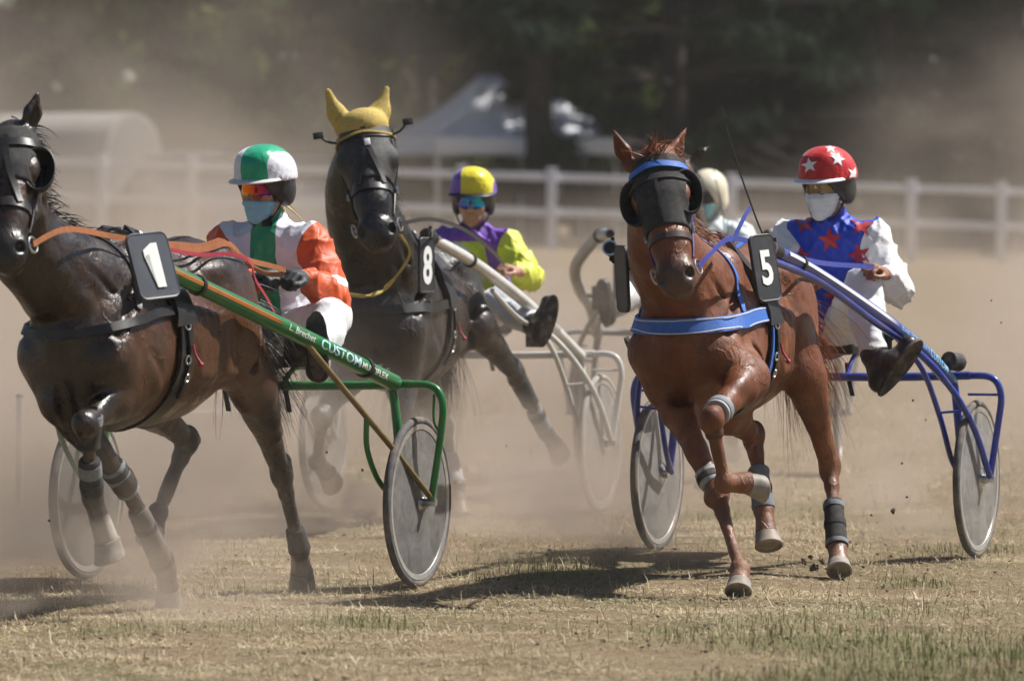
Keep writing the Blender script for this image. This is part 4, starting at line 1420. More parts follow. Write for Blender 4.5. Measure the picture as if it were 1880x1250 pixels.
def wrap_text(txt, path, t0, size, ang0, r, mat_, parent, bold=0.0, shear=0.0, name='lettering', ref=None, flipdir=False, sx=1.0):
    """letters wound on a tube: run along the path from arc length t0, centred at angle ang0 round it"""
    bm, wd = text_mesh(txt, size, bold, shear)
    for v in bm.verts: v.co.x *= sx
    wd *= sx
    cut_bm(bm, 1, size / 6, 0, size)
    vs, fs = bm_arrays(bm); bm.free()
    pts = np.asarray(path, float)
    seg = np.linalg.norm(np.diff(pts, axis=0), axis=1); cum = np.concatenate([[0], np.cumsum(seg)])
    out = []
    for v in vs:
        s = t0 + v[0]
        i = int(np.clip(np.searchsorted(cum, s) - 1, 0, len(seg) - 1))
        u = (s - cum[i]) / seg[i]
        p = lerp(pts[i], pts[i + 1], u)
        tg = unit(pts[i + 1] - pts[i])
        up = unit(V(0, 0, 1) - tg * tg[2]); sd_ = np.cross(tg, up)
        if flipdir: sd_ = -sd_
        a = ang0 + (v[1] - size / 2) / r
        out.append(p + (r + 0.0015) * (sd_ * math.cos(a) + up * math.sin(a)))
    return mesh_obj(name, np.array(out), fs, mat_, parent, True), wd

def stripe(path, s0, s1, ang, half, r, mat_, parent, flipdir=False, taper=True, name='stripe'):
    pts = np.asarray(path, float)
    seg = np.linalg.norm(np.diff(pts, axis=0), axis=1); cum = np.concatenate([[0], np.cumsum(seg)])
    vs, fs = [], []
    ss = np.linspace(s0, s1, 40)
    for k_, s in enumerate(ss):
        i = int(np.clip(np.searchsorted(cum, s) - 1, 0, len(seg) - 1))
        p = lerp(pts[i], pts[i + 1], (s - cum[i]) / seg[i])
        tg = unit(pts[i + 1] - pts[i]); up = unit(V(0, 0, 1) - tg * tg[2]); sd_ = np.cross(tg, up)
        if flipdir: sd_ = -sd_
        h = half * (min(1, (len(ss) - 1 - k_) / 4 + 0.1) if taper else 1)
        for q in (-1, 0, 1):
            a = ang + q * h / r
            vs.append(p + (r + 0.0012) * (sd_ * math.cos(a) + up * math.sin(a)))
    for k_ in range(len(ss) - 1):
        for q in (0, 1):
            b = k_ * 3 + q
            fs.append([b, b + 1, b + 4, b + 3])
    return mesh_obj(name, np.array(vs), fs, mat_, parent, True)

def make_sulky(K):
    fr = K['frame']; Wd = K['track'] / 2
    root = empty('sulky', fr.o, K['label'], 'sulky', 'racing sulkies')
    pm = K['paint']; R = 0.355
    out = {'root': root}
    def loc(p):
        q = np.asarray(p) - fr.o
        return q @ fr.F, q @ fr.L, q @ fr.U
    near = K['shaft']            # world points, tip first, on the left-hand shaft
    r_sh = K.get('shaft_r', 0.034)
    for s in (1, -1):
        if s == 1: pts = np.array(near)
        else: pts = np.array([fr(f, -l + K.get('mirror_off', 0) * min(1.0, max(0.0, f / 2.0)), u) for f, l, u in (loc(p) for p in near)])
        path = spline(pts, 10)
        rr = np.interp(np.linspace(0, 1, len(path)), [0, 0.12, 0.5, 1], [r_sh * 0.82, r_sh * 0.95, r_sh, r_sh])
        sh = MB().tube(path, rr, 18).build('shaft', pm, root)
        out['shaft' + ('L' if s == 1 else 'R')] = (sh, path)
        # clamp and plug at the tip
        MB().tube([path[0] + (path[0] - path[3]) * 0.4, path[0]], 0.022, 12).build('shaft_tip', RUBBER, sh)
        rear = path[-1]
        f2, l2, u2 = loc(rear)
        # wheel with its struts
        ax = fr.L * s
        wc = fr(0, s * Wd, R)
        wh = make_wheel(wc, ax, K['disc'], K['tyre'], root)
        for q_ in (0.35, -1.1):
            d_ = V(0, 0, 1) * math.cos(q_) + fr.F * math.sin(q_)
        def T(pts_, r_, name='strut', m=None, n=8):
            return MB().tube(spline([fr(a, s * b, c) for a, b, c in pts_], n), r_, 12).build(name, m or pm, root)
        tr = 0.016
        ub = K.get('bar_u', 0.885)
        T([(0.0, Wd - 0.03, ub), (0, Wd + 0.05, ub - 0.003), (0, Wd + 0.095, ub - 0.03), (0, Wd + 0.115, ub - 0.10), (0, Wd + 0.100, 0.60), (0, Wd + 0.062, 0.36)], tr, 'wheel_fork')
        T([(0.0, Wd - 0.12, ub), (0.0, Wd - 0.10, 0.75), (0.0, Wd - 0.075, 0.5), (0, Wd - 0.055, 0.36)], 0.019, 'wheel_fork')
        if K.get('style') == 'straight':
            a0 = K.get('brace_at', (0.86, Wd - 0.16, 1.06))
            T([a0, (0.55, lerp(a0[1], Wd + 0.06, 0.36), lerp(a0[2], 0.38, 0.36)), (0.25, lerp(a0[1], Wd + 0.06, 0.70), lerp(a0[2], 0.38, 0.70)), (0.0, Wd + 0.064, 0.37)], 0.013, 'brace', K.get('brace_mat'))
            T([(0.43, Wd - 0.052, 0.725), (0.37, Wd - 0.072, 0.58), (0.20, Wd - 0.078, 0.43), (0.0, Wd - 0.06, 0.36)], 0.012, 'brace')
            T([(0.0, Wd + 0.075, ub - 0.04), (0.0, Wd + 0.075, ub - 0.15), (0, Wd + 0.10, ub - 0.20)], 0.006, 'brace')
        else:
            T([(0.62, Wd - 0.20, 1.01), (0.42, Wd - 0.135, 0.86), (0.25, Wd - 0.10, 0.64), (0.12, Wd - 0.085, 0.45), (0.0, Wd - 0.07, 0.36)], 0.013, 'brace')
            T([(0.60, Wd - 0.185, 1.01), (0.40, Wd - 0.06, 0.84), (0.20, Wd + 0.03, 0.62), (0.0, Wd + 0.064, 0.36)], 0.015, 'brace')
            T([(0.27, Wd - 0.10, 0.66), (0.25, Wd + 0.00, 0.67)], 0.006, 'brace')
            T([(0.0, Wd - 0.04, ub - 0.085), (0.0, Wd + 0.10, ub - 0.085)], 0.006, 'brace')
        MB().tube([fr(0, s * (Wd + 0.04), R), fr(0, s * (Wd + 0.085), R)], 0.016, 10).build('axle_nut', STEEL, root)
        # plate that joins shaft and bar, with bolts
        for t_ in (0.06, 0.13):
            p = path[-1] + (path[-8] - path[-1]) * (t_ / np.linalg.norm(path[-8] - path[-1]))
            MB().tube([p + fr.U * (r_sh - 0.004), p + fr.U * (r_sh + 0.014)], 0.009, 6).build('bolt', STEEL, sh)
        # foot rest
        fi = int(len(path) * K.get('foot_t', 0.66))
        p = path[fi]; tg = unit(path[fi - 2] - path[fi])
        q = p - fr.L * s * 0.075 - fr.U * 0.02
        b = MB(); b.tube([p - fr.L * s * 0.02, q], 0.010, 8); b.box(q - fr.L * s * 0.03, (0.018, 0.10, 0.14), np.array([fr.F, fr.L, fr.U]), 0.006)
        b.build('foot_rest', RUBBER, root)
        # strap round the shaft
        si = int(len(path) * 0.18)
        MB().lathe(path[si], unit(path[si + 1] - path[si]), [(r_sh + 0.001, -0.012), (r_sh + 0.006, -0.012), (r_sh + 0.006, 0.012), (r_sh + 0.001, 0.012)], 20, True).build('shaft_strap', BLACKSTRAP, sh)
    ub = K.get('bar_u', 0.885)
    MB().tube(spline([fr(0, -(Wd - 0.03), ub), fr(-0.02, -0.3, ub - 0.012), fr(-0.02, 0.3, ub - 0.012), fr(0, Wd - 0.03, ub)], 8), 0.019, 14).build('axle_bar', pm, root)
    # seat: padded pan on two risers, short back rail
    seat = MB().box(fr(-0.17, 0, 0.935), (0.34, 0.36, 0.055), np.array([fr.F, fr.L, fr.U]), 0.022).build('seat', BLACKSTRAP, root)
    rs_ = MB()
    for s in (-1, 1):
        rs_.tube(spline([fr(-0.02, s * 0.14, ub - 0.012), fr(-0.12, s * 0.15, 0.90), fr(-0.32, s * 0.15, 0.91), fr(-0.36, s * 0.13, 1.0)], 6), 0.011, 10)
    rs_.tube([fr(-0.36, -0.13, 1.0), fr(-0.36, 0.13, 1.0)], 0.011, 10)
    rs_.build('seat_frame', pm, root)
    for l_ in (-0.16, 0.12):
        MB().strip([fr(-0.10, l_, 0.87), fr(-0.06, l_ + 0.02, 0.80), fr(-0.04, l_ + 0.045, 0.72)], [fr.F] * 3, [fr.L] * 3, 0.022, 0.004).build('tie_strap', BLACKSTRAP, root)
    K['out'] = out
    return out

# ------------------------------------------------------------------ drivers
def skin_mat(name, col):
    m, nt, bs = new_mat(name)
    n = noise_n(nt, 30, 5, 0.6)
    c = ramp(nt, n, [(0.3, tuple(x * 0.8 for x in col)), (0.7, tuple(min(1, x * 1.12) for x in col))])
    nt.links.new(c, bs.inputs['Base Color'])
    bs.inputs['Roughness'].default_value = 0.5
    bs.inputs['Subsurface Weight'].default_value = 0.08
    bs.inputs['Subsurface Radius'].default_value = (0.01, 0.004, 0.002)
    return m

def cloth_mat(name, base, regions, rough=0.45, satin=0.3, wrinkle=0.5, scale=14):
    """satin cloth; regions: (attribute, colour) pairs, a seam falls where the attribute crosses zero"""
    m, nt, bs = new_mat(name)
    c = None
    n = noise_n(nt, 5, 4)
    def shade(col):
        return ramp(nt, n, [(0.3, tuple(x * 0.9 for x in col)), (0.7, tuple(min(1, x * 1.06) for x in col))])
    c = shade(base)
    for a, col in regions:
        f = math_n(nt, 'GREATER_THAN', attr_n(nt, a), 0.0)
        c = mixc(nt, f, c, shade(col))
    dn = ramp(nt, noise_n(nt, 7, 6, 0.7), [(0.5, (0, 0, 0)), (0.85, (0.22, 0.22, 0.22))])
    c = mixc(nt, dn, c, (0.36, 0.29, 0.22))
    nt.links.new(c, bs.inputs['Base Color'])
    bs.inputs['Roughness'].default_value = rough
    bs.inputs['Sheen Weight'].default_value = satin
    bs.inputs['Sheen Roughness'].default_value = 0.35
    w = noise_n(nt, scale, 3, 0.5, None, 1.6)
    w2 = noise_n(nt, scale * 3.1, 2, 0.5, None, 0.8)
    hs = math_n(nt, 'ADD', w, math_n(nt, 'MULTIPLY', w2, 0.2))
    bump(nt, bs, hs, wrinkle, 0.03)
    return m

def folds(seed, amp, axis=None):
    """creases running across a limb or torso"""
    rs = np.random.RandomState(seed)
    ds = [unit(rs.normal(size=3) * V(1, 1, 0.6)) for _ in range(5)]
    ph = rs.uniform(0, 6, 5); fr_ = rs.uniform(16, 42, 5)
    def f(X):
        o = np.zeros(len(X))
        for d, p, q in zip(ds, ph, fr_):
            w = np.sin((X @ d) * q + p + 1.4 * np.sin(X @ unit(V(d[1], d[2], d[0])) * 17 + p))
            o += (1 - np.abs(w)) ** 3 - 0.25
        return -o * amp / 2.0
    return f

def hand_prims(S, wrist, knuck, palm_n, thumb_side, curl=1.0, k=0.006):
    """fist closing on reins: wrist->knuckle direction, palm normal, the side the thumb leaves"""
    d = unit(knuck - wrist); n = unit(palm_n - d * (palm_n @ d)); t = unit(np.cross(d, n))
    if t @ thumb_side < 0: t = -t
    L = 0.088
    S.cone(wrist - d * 0.03, wrist + d * 0.015, 0.025, 0.026, 0.012, n, 0.8)
    S.ell(wrist + d * 0.048, (0.046, 0.040, 0.017), np.array([d, t, n]), 0.012)
    lens = [0.88, 1.0, 0.94, 0.76]
    for i in range(4):
        b = wrist + d * (L * (0.98 - 0.05 * abs(i - 1.2))) + t * (0.030 - 0.0205 * i)
        l1, l2, l3 = 0.042 * lens[i], 0.028 * lens[i], 0.022 * lens[i]
        a1 = 0.9 * curl + 0.07 * i; a2 = a1 + 1.25 * curl; a3 = a2 + 0.85 * curl
        p1 = b + l1 * (d * math.cos(a1) + n * math.sin(a1))
        p2 = p1 + l2 * (d * math.cos(a2) + n * math.sin(a2))
        p3 = p2 + l3 * (d * math.cos(a3) + n * math.sin(a3))
        S.cone(b, p1, 0.0100, 0.0092, k); S.cone(p1, p2, 0.0092, 0.0082, 0.003); S.cone(p2, p3, 0.0082, 0.0070, 0.003)
    b = wrist + d * 0.018 + t * 0.026 + n * 0.008
    p1 = b + d * 0.036 + t * 0.022 + n * 0.012; p2 = p1 + d * 0.030 + t * 0.000 + n * 0.016; p3 = p2 + d * 0.018 - t * 0.010 + n * 0.006
    S.cone(b, p1, 0.0140, 0.0110, 0.008); S.cone(p1, p2, 0.0110, 0.0095, 0.004); S.cone(p2, p3, 0.0095, 0.0080, 0.003)

class Face:
    """head frame of a person: f where the nose points, l to their left, u crown"""
    def __init__(s, c, fwd, up):
        s.o = np.asarray(c, float); s.f = unit(fwd); u = np.asarray(up, float)
        s.u = unit(u - s.f * (u @ s.f)); s.l = np.cross(s.u, s.f)
    def __call__(s, f, l, u): return s.o + f * s.f + l * s.l + u * s.u
    @property
    def ax(s): return np.array([s.f, s.l, s.u])
    def loc(s, X):
        q = X - s.o
        return q @ s.f, q @ s.l, q @ s.u

def face_prims(S, h, g=0.0):
    def E(f, l, u, a, b, c, k=0.02, op=1): S.ell(h(f, l, u), np.array((a, b, c)) + g * op, h.ax, k, op)
    E(-0.012, 0, 0.035, 0.094, 0.074, 0.088)
    E(0.030, 0, -0.020, 0.056, 0.058, 0.080)
    E(0.048, 0, -0.070, 0.034, 0.042, 0.032)
    E(0.066, 0, -0.094, 0.017, 0.022, 0.016, 0.015)
    S.cone(h(0.080, 0, 0.018), h(0.104, 0, -0.022), 0.009 + g, 0.012 + g, 0.012)
    for s in (-1, 1):
        E(0.093, s * 0.011, -0.026, 0.010, 0.009, 0.008, 0.006)
        E(0.050, s * 0.040, -0.018, 0.028, 0.022, 0.022, 0.02)
        E(0.082, s * 0.031, 0.018, 0.012, 0.016, 0.009, 0.008, -1)
        E(0.072, s * 0.030, 0.036, 0.012, 0.024, 0.008, 0.012)
        E(-0.005, s * 0.074, -0.005, 0.018, 0.008, 0.030, 0.01)
    E(0.082, 0, -0.050, 0.012, 0.024, 0.007, 0.006)
    E(0.079, 0, -0.063, 0.012, 0.021, 0.008, 0.006)
    S.ell(h(0.094, 0, -0.056), np.array((0.010, 0.022, 0.0025)), h.ax, 0.003, -1)

def build_driver(Q):
    fr = Q['frame']
    root = empty('person', Q['base'], Q['label'], 'person', 'sulky drivers')
    hc = np.asarray(Q['head'], float)
    h = Face(hc, Q['look'], Q.get('head_up', V(0, 0, 1)))
    pel = Q['pelvis']; nb = hc - h.u * 0.150 - h.f * 0.03
    lt = Q.get('left', fr.L)
    ch = lerp(pel, nb, 0.62) - fr.F * 0.02
    sh = {1: nb + lt * 0.175 - V(0, 0, 0.055), -1: nb - lt * 0.175 - V(0, 0, 0.055)}
    arms = {1: Q['armL'], -1: Q['armR']}         # elbow, wrist, knuckle, palm normal, thumb side
    legs = {1: Q['legL'], -1: Q['legR']}         # hip, knee, ankle, heel, toe
    # ---- body under the clothes: one continuous skin with head and hands
    S = Sdf(Q.get('res', 0.0075))
    S.chain([pel, lerp(pel, ch, 0.5), ch], [0.105, 0.11, 0.115], 0.04, lt, 1.3)
    S.cone(ch, nb, 0.10, 0.055, 0.05)
    S.cone(nb - V(0, 0, 0.03), hc - h.u * 0.07 - h.f * 0.01, 0.055, 0.052, 0.03)
    for s in (1, -1):
        el, wr, kn, pn, th = arms[s]
        S.cone(nb - V(0, 0, 0.03), sh[s], 0.05, 0.052, 0.04)
        S.cone(sh[s], el, 0.050, 0.040, 0.03)
        S.cone(el, lerp(el, wr, 0.4), 0.040, 0.038, 0.02); S.cone(lerp(el, wr, 0.4), wr, 0.038, 0.027, 0.02)
        hand_prims(S, wr, kn, pn, th)
        hp, kne, an, he, to = legs[s]
        S.cone(pel, hp, 0.10, 0.08, 0.04); S.cone(hp, kne, 0.075, 0.052, 0.03); S.cone(kne, an, 0.048, 0.035, 0.02)
    face_prims(S, h)
    vs, fs = S.mesh()
    mesh_obj('body', vs, fs, Q['skin'], root, True)
    # ---- trousers
    T = Sdf(0.012)
    T.ell(pel, (0.15, 0.19, 0.12), np.array([fr.F, fr.L, fr.U]), 0.04)
    for s in (1, -1):
        hp, kne, an, he, to = legs[s]
        T.cone(hp, kne, 0.100, 0.078, 0.05); T.cone(kne, lerp(kne, an, 0.5), 0.080, 0.076, 0.03); T.cone(lerp(kne, an, 0.5), lerp(kne, an, 0.92), 0.076, 0.062, 0.02)
    vs, fs = T.mesh(folds(Q['seed'], 0.012))
    mesh_obj('trousers', vs, fs, Q['trouser_mat'], root, True)
    # ---- boots
    for s in (1, -1):
        hp, kne, an, he, to = legs[s]
        B = Sdf(0.008)
        B.cone(lerp(kne, an, 0.78), an, 0.050, 0.046, 0.02)
        B.cone(an, he, 0.046, 0.040, 0.02); B.cone(he, lerp(he, to, 0.55), 0.040, 0.046, 0.02); B.cone(lerp(he, to, 0.5), to, 0.046, 0.036, 0.02)
        B.cone(an, lerp(he, to, 0.5), 0.044, 0.040, 0.03)
        vs, fs = B.mesh(lambda X: 0.002 * vnoise(X, 60, 3))
        bo = mesh_obj('boot', vs, fs, BOOT, root, True)
        d = unit(to - he); up = unit((an - he) - d * ((an - he) @ d)); sd_ = np.cross(d, up)
        so = []
        for i in range(20):
            a = 2 * math.pi * i / 20
            x = math.cos(a); y = math.sin(a)
            so.append((x, y))
        mid = lerp(he, to, 0.5); Lh = np.linalg.norm(to - he) / 2 + 0.045
        sb = MB(); n = len(so)
        v_ = [mid + d * x * Lh + sd_ * y * (0.040 + 0.008 * x) - up * dz for dz in (0.034, 0.050) for x, y in so]
        f_ = [[i, (i + 1) % n, n + (i + 1) % n, n + i] for i in range(n)] + [list(range(n))[::-1], list(range(n, 2 * n))]
        sb.add(v_, f_)
        sb.build('sole', RUBBER, bo)
    # ---- jacket
    J = Sdf(Q.get('res', 0.0075))
    J.chain([pel + fr.U * 0.00, lerp(pel, ch, 0.35), lerp(pel, ch, 0.75), lerp(ch, nb, 0.35)], [0.135, 0.140, 0.148, 0.125], 0.04, lt, 1.28)
    J.cone(lerp(ch, nb, 0.3), nb - V(0, 0, 0.01), 0.125, 0.075, 0.06)
    J.cone(nb - V(0, 0, 0.02), nb + h.u * 0.035 + h.f * 0.01, 0.072, 0.068, 0.02)
    for s in (1, -1):
        el, wr, kn, pn, th = arms[s]
        J.cone(nb - V(0, 0, 0.045), sh[s], 0.075, 0.078, 0.05)
        J.cone(sh[s], lerp(sh[s], el, 0.6), 0.076, 0.072, 0.035); J.cone(lerp(sh[s], el, 0.6), el, 0.072, 0.068, 0.02)
        J.cone(el, lerp(el, wr, 0.45), 0.068, 0.066, 0.02); J.cone(lerp(el, wr, 0.45), lerp(el, wr, 0.80), 0.066, 0.050, 0.02); J.cone(lerp(el, wr, 0.80), lerp(el, wr, 0.93), 0.050, 0.036, 0.012)
    fo = folds(Q['seed'] + 9, 0.016)
    vs, fs = J.mesh(fo)
    at = Q['jacket_attr'](vs, dict(pel=pel, ch=ch, nb=nb, sh=sh, arms=arms, lt=lt, fr=fr))
    jk = mesh_obj('jacket', vs, fs, Q['jacket_mat'], root, True, at)
    Q['jacket'] = jk
    # ---- helmet: hard shell, cloth cover, peak, chin strap
    Sx = Sdf(0.007)
    Sx.ell(h(-0.020, 0, 0.058), (0.128, 0.108, 0.112), h.ax, 0.02)
    for s in (1, -1): Sx.ell(h(-0.034, s * 0.082, -0.005), (0.058, 0.026, 0.056), h.ax, 0.02)
    Sx.ell(h(-0.088, 0, 0.008), (0.050, 0.078, 0.058), h.ax, 0.03)
    Sx.ell(h(0.100, 0, -0.035), (0.112, 0.072, 0.115), h.ax, 0.010, -1)
    Sx.ell(h(0.02, 0, -0.13), (0.10, 0.066, 0.12), h.ax, 0.012, -1)
    vs, fs = Sx.mesh()
    hel = mesh_obj('helmet', vs, fs, Q.get('shell', SHELL), root, True)
    if Q.get('cover_mat'):
        Cx = Sdf(0.0065)
        Cx.ell(h(-0.022, 0, 0.062), (0.138, 0.117, 0.120), h.ax, 0.02)
        for s in (-1, 1): Cx.ell(h(0.03, s * 0.03, 0.12), (0.07, 0.05, 0.05), h.ax, 0.04)
        a_, b_ = Q.get('cover_cut', (0.054, 0.25))
        Cx.ell(h(0.0, 0, a_ - 0.60), (0.62, 0.62, 0.60), np.array([unit(h.f - h.u * 0.0), h.l, h.u]), 0.006, -1)
        def wr_(X):
            q = h.loc(X); an_ = np.arctan2(q[1], q[0])
            return 0.0016 * np.sin(an_ * 26 + 3 * np.sin(q[2] * 40)) * np.clip((0.12 - q[2]) / 0.05, 0, 1) + 0.0012 * vnoise(X, 45, 2, 2)
        vs, fs = Cx.mesh(wr_)
        cov = mesh_obj('helmet_cover', vs, fs, Q['cover_mat'], root, True, Q['cover_attr'](h.loc(vs)))
        Q['cover'] = cov
    # peak
    pk = Q.get('peak')
    if pk is not None:
        vs, fs = [], []
        nA, nR = 17, 6
        for t in (0, 1):
            for i in range(nR):
                for j in range(nA):
                    a = math.radians(-62 + 124 * j / (nA - 1))
                    r = 0.0 + 0.055 * i / (nR - 1) * math.cos(a * 0.9) ** 0.6
                    q = h(-0.02 + (0.112 + r) * math.cos(a), (0.100 + r * 0.9) * math.sin(a), 0.064 - 0.30 * r - 0.9 * r * r - 0.004 * t)
                    vs.append(q)
        for t in (0, 1):
            for i in range(nR - 1):
                for j in range(nA - 1):
                    b = t * nA * nR + i * nA + j
                    q = [b, b + 1, b + nA + 1, b + nA]
                    fs.append(q if t == 0 else q[::-1])
        o = nA * nR; e = (nR - 1) * nA
        for j in range(nA - 1): fs.append([e + j, e + j + 1, o + e + j + 1, o + e + j])
        mesh_obj('peak', vs, fs, pk, root, True)
    st = MB()
    for s in (1, -1):
        st.tube(spline([h(-0.01, s * 0.088, 0.0), h(0.012, s * 0.078, -0.06), h(0.040, s * 0.045, -0.112), h(0.052, 0, -0.126)], 6), 0.008, 8, True, 0.5)
    st.build('chin_strap', BLACKSTRAP, root)
    # goggles
    if Q.get('goggle'):
        vs, fs = [], []
        nA = 21
        for t, off in enumerate((0.0, -0.004)):
            for i in range(4):
                for j in range(nA):
                    a = math.radians(-66 + 132 * j / (nA - 1))
                    dip = 0.016 * math.exp(-(a / 0.16) ** 2)
                    u = [0.052, 0.036, 0.006, -0.022 + 0.012 * abs(a) ** 2 + dip][i]
                    rr = 0.100 + off + 0.004 * math.sin(math.pi * i / 3)
                    vs.append(h(-0.004 + rr * math.cos(a), 0.078 * (rr / 0.1) * math.sin(a), u))
        for t in (0, 1):
            for i in range(3):
                for j in range(nA - 1):
                    b = t * 4 * nA + i * nA + j; q = [b, b + 1, b + nA + 1, b + nA]
                    fs.append(q if t else q[::-1])
        for (i0) in (0, 3 * nA):
            for j in range(nA - 1): fs.append([i0 + j, i0 + j + 1, 4 * nA + i0 + j + 1, 4 * nA + i0 + j])
        go = mesh_obj('goggles', vs, fs, Q['goggle'], root, True)
        b = MB()
        for s in (1, -1):
            b.tube([h(0.034, s * 0.074, 0.022), h(-0.03, s * 0.088, 0.018)], 0.006, 6)
        top = [h(-0.004 + 0.103 * math.cos(a), 0.080 * math.sin(a), 0.053) for a in np.linspace(-1.15, 1.15, 15)]
        b.tube(top, 0.0035, 6)
        b.build('temple', Q.get('goggle_frame', SHELL), go)
    # surgical mask over nose or chin
    if Q.get('mask'):
        up_ = Q.get('mask_up', -0.010)
        M_ = Sdf(0.0055)
        face_prims(M_, h, 0.007)
        M_.cone(h(0.085, 0, -0.040), h(0.075, 0, -0.085), 0.030, 0.026, 0.02)
        mx = M_
        D_ = mx.pr
        # keep only the band between the nose bridge and the chin
        M_.ell(h(0.0, 0, up_ + 0.5), (0.55, 0.55, 0.5), h.ax, 0.006, -1)
        M_.ell(h(0.03, 0, up_ - 0.105 - 0.5), (0.55, 0.55, 0.5), h.ax, 0.006, -1)
        M_.ell(h(-0.49, 0, 0), (0.50, 0.55, 0.55), h.ax, 0.006, -1)
        vs, fs = M_.mesh(lambda X: 0.0014 * np.sin(h.loc(X)[2] * 330))
        mk = mesh_obj('face_mask', vs, fs, Q['mask'], root, True)
        b = MB()
        for s in (1, -1): b.tube([h(0.012, s * 0.072, up_ - 0.02), h(-0.02, s * 0.088, 0.005)], 0.002, 5)
        b.build('ear_loop', Q['mask'], mk)
    Q['root'] = root; Q['h'] = h
    return root

SHELL = mat('helmet shell black', (0.018, 0.018, 0.02), 0.4, 0, 0.2, 60, dirt=0.15)
BOOT = mat('black boot leather', (0.020, 0.017, 0.015), 0.42, 0, 0.3, 40, dirt=0.35)

def lens_mat(name, stops, rough=0.06):
    """mirrored lens: iridescent coating that shifts across the glass"""
    m, nt, bs = new_mat(name)
    tc = nt.nodes.new('ShaderNodeTexCoord')
    sx = nt.nodes.new('ShaderNodeSeparateXYZ'); nt.links.new(tc.outputs['Generated'], sx.inputs[0])
    c = ramp(nt, math_n(nt, 'ADD', math_n(nt, 'MULTIPLY', sx.outputs[0], 0.8), math_n(nt, 'MULTIPLY', sx.outputs[2], 0.2)), stops)
    nt.links.new(c, bs.inputs['Base Color'])
    bs.inputs['Metallic'].default_value = 0.85
    bs.inputs['Roughness'].default_value = rough
    return m

# ------------------------------------------------------------------ colours shared by the teams
CHEST = coat_mat('chestnut coat', (0.165, 0.044, 0.011), (0.050, 0.030, 0.025), (0.245, 0.076, 0.020), rough=0.44, dust=0.05)
BAY = coat_mat('dark bay coat', (0.024, 0.014, 0.010), (0.011, 0.010, 0.011), (0.088, 0.034, 0.013), rough=0.28, dust=0.05)
BLACK = coat_mat('black coat', (0.013, 0.011, 0.011), (0.008, 0.008, 0.009), (0.036, 0.020, 0.013), rough=0.30, dust=0.10)
GREYB = coat_mat('brown coat', (0.055, 0.032, 0.022), (0.02, 0.018, 0.017), (0.09, 0.05, 0.03), rough=0.4, dust=0.2)
HOOF_PALE = mat('pale hoof horn', (0.27, 0.24, 0.205), 0.6, vary=0.35, scale=22, dirt=0.55, dirtcol=(0.15, 0.105, 0.07))
HOOF_BROWN = mat('brown hoof horn', (0.17, 0.10, 0.065), 0.5, vary=0.3, scale=30, dirt=0.6)
HOOF_GREY = mat('grey hoof horn', (0.10, 0.085, 0.075), 0.5, vary=0.3, scale=30, dirt=0.6)
BLUE = paint('blue enamel', (0.012, 0.040, 0.300)); GREEN = paint('green enamel', (0.006, 0.160, 0.035)); WHITEP = paint('white enamel', (0.62, 0.61, 0.58), 0.35); GREYP = paint('silver enamel', (0.42, 0.42, 0.43), 0.35)
ORANGE = paint('orange enamel', (0.45, 0.14, 0.025), 0.3); INK_W = mat('white marking', (0.78, 0.78, 0.76), 0.5, vary=0.04); INK_C = mat('icy marking', (0.55, 0.74, 0.84), 0.5, vary=0.04); INK_B = mat('pale blue marking', (0.30, 0.62, 0.80), 0.5, vary=0.04)
BLUEWEB = mat('blue webbing', (0.030, 0.130, 0.480), 0.6, vary=0.15, scale=90, dirt=0.15, bmp=0.4)
BLUEDK = mat('deep blue webbing', (0.035, 0.055, 0.330), 0.55, vary=0.15, scale=90, dirt=0.15, bmp=0.4)
WHITEWEB = mat('white piping', (0.62, 0.62, 0.62), 0.6, vary=0.1, scale=60, dirt=0.2)
CANVAS = mat('black canvas', (0.024, 0.024, 0.025), 0.85, vary=0.35, scale=120, dirt=0.15, bmp=0.5)
GREYFELT = mat('grey padding', (0.16, 0.18, 0.20), 0.8, vary=0.2, scale=60, dirt=0.3, bmp=0.3)
PLATE = mat('black number plate', (0.020, 0.022, 0.026), 0.5, vary=0.2, scale=20, dirt=0.12)
SLATE = mat('slate number plate', (0.050, 0.058, 0.075), 0.5, vary=0.15, scale=20, dirt=0.12)
TAN = mat('tan leather', (0.36, 0.13, 0.050), 0.5, vary=0.2, scale=40, dirt=0.1)
YELLOWC = mat('yellow crochet cotton', (0.52, 0.38, 0.10), 0.85, vary=0.25, scale=90, dirt=0.25, bmp=0.8)
REDC = mat('red cord', (0.35, 0.03, 0.05), 0.5, vary=0.2, scale=60)
HAIR_CH = mat('chestnut hair', (0.20, 0.060, 0.018), 0.45, vary=0.35, scale=50); HAIR_BK = mat('black hair', (0.016, 0.012, 0.010), 0.42, vary=0.4, scale=50)

def mirror(fr, p):
    q = np.asarray(p) - fr.o
    return fr(q @ fr.F, -(q @ fr.L), q @ fr.U)

def rein(name, pts, w, m, label, group=None, th=0.004, n=8, H=None, lift=0.018):
    pp = spline(pts, n)
    if H is not None: pp[2:-2] = push_out(H['bvh'], pp, lift, 5, 1)[2:-2]
    T = np.gradient(pp, axis=0)
    up = np.array([unit(V(0, 0, 1) - unit(t) * unit(t)[2]) for t in T])
    sd_ = np.cross(T, up)
    mb = MB(); mb.strip(pp, sd_, up, w, th)
    o = mb.build(name, m, None, True)
    tag(o, label, 'reins', group)
    return o

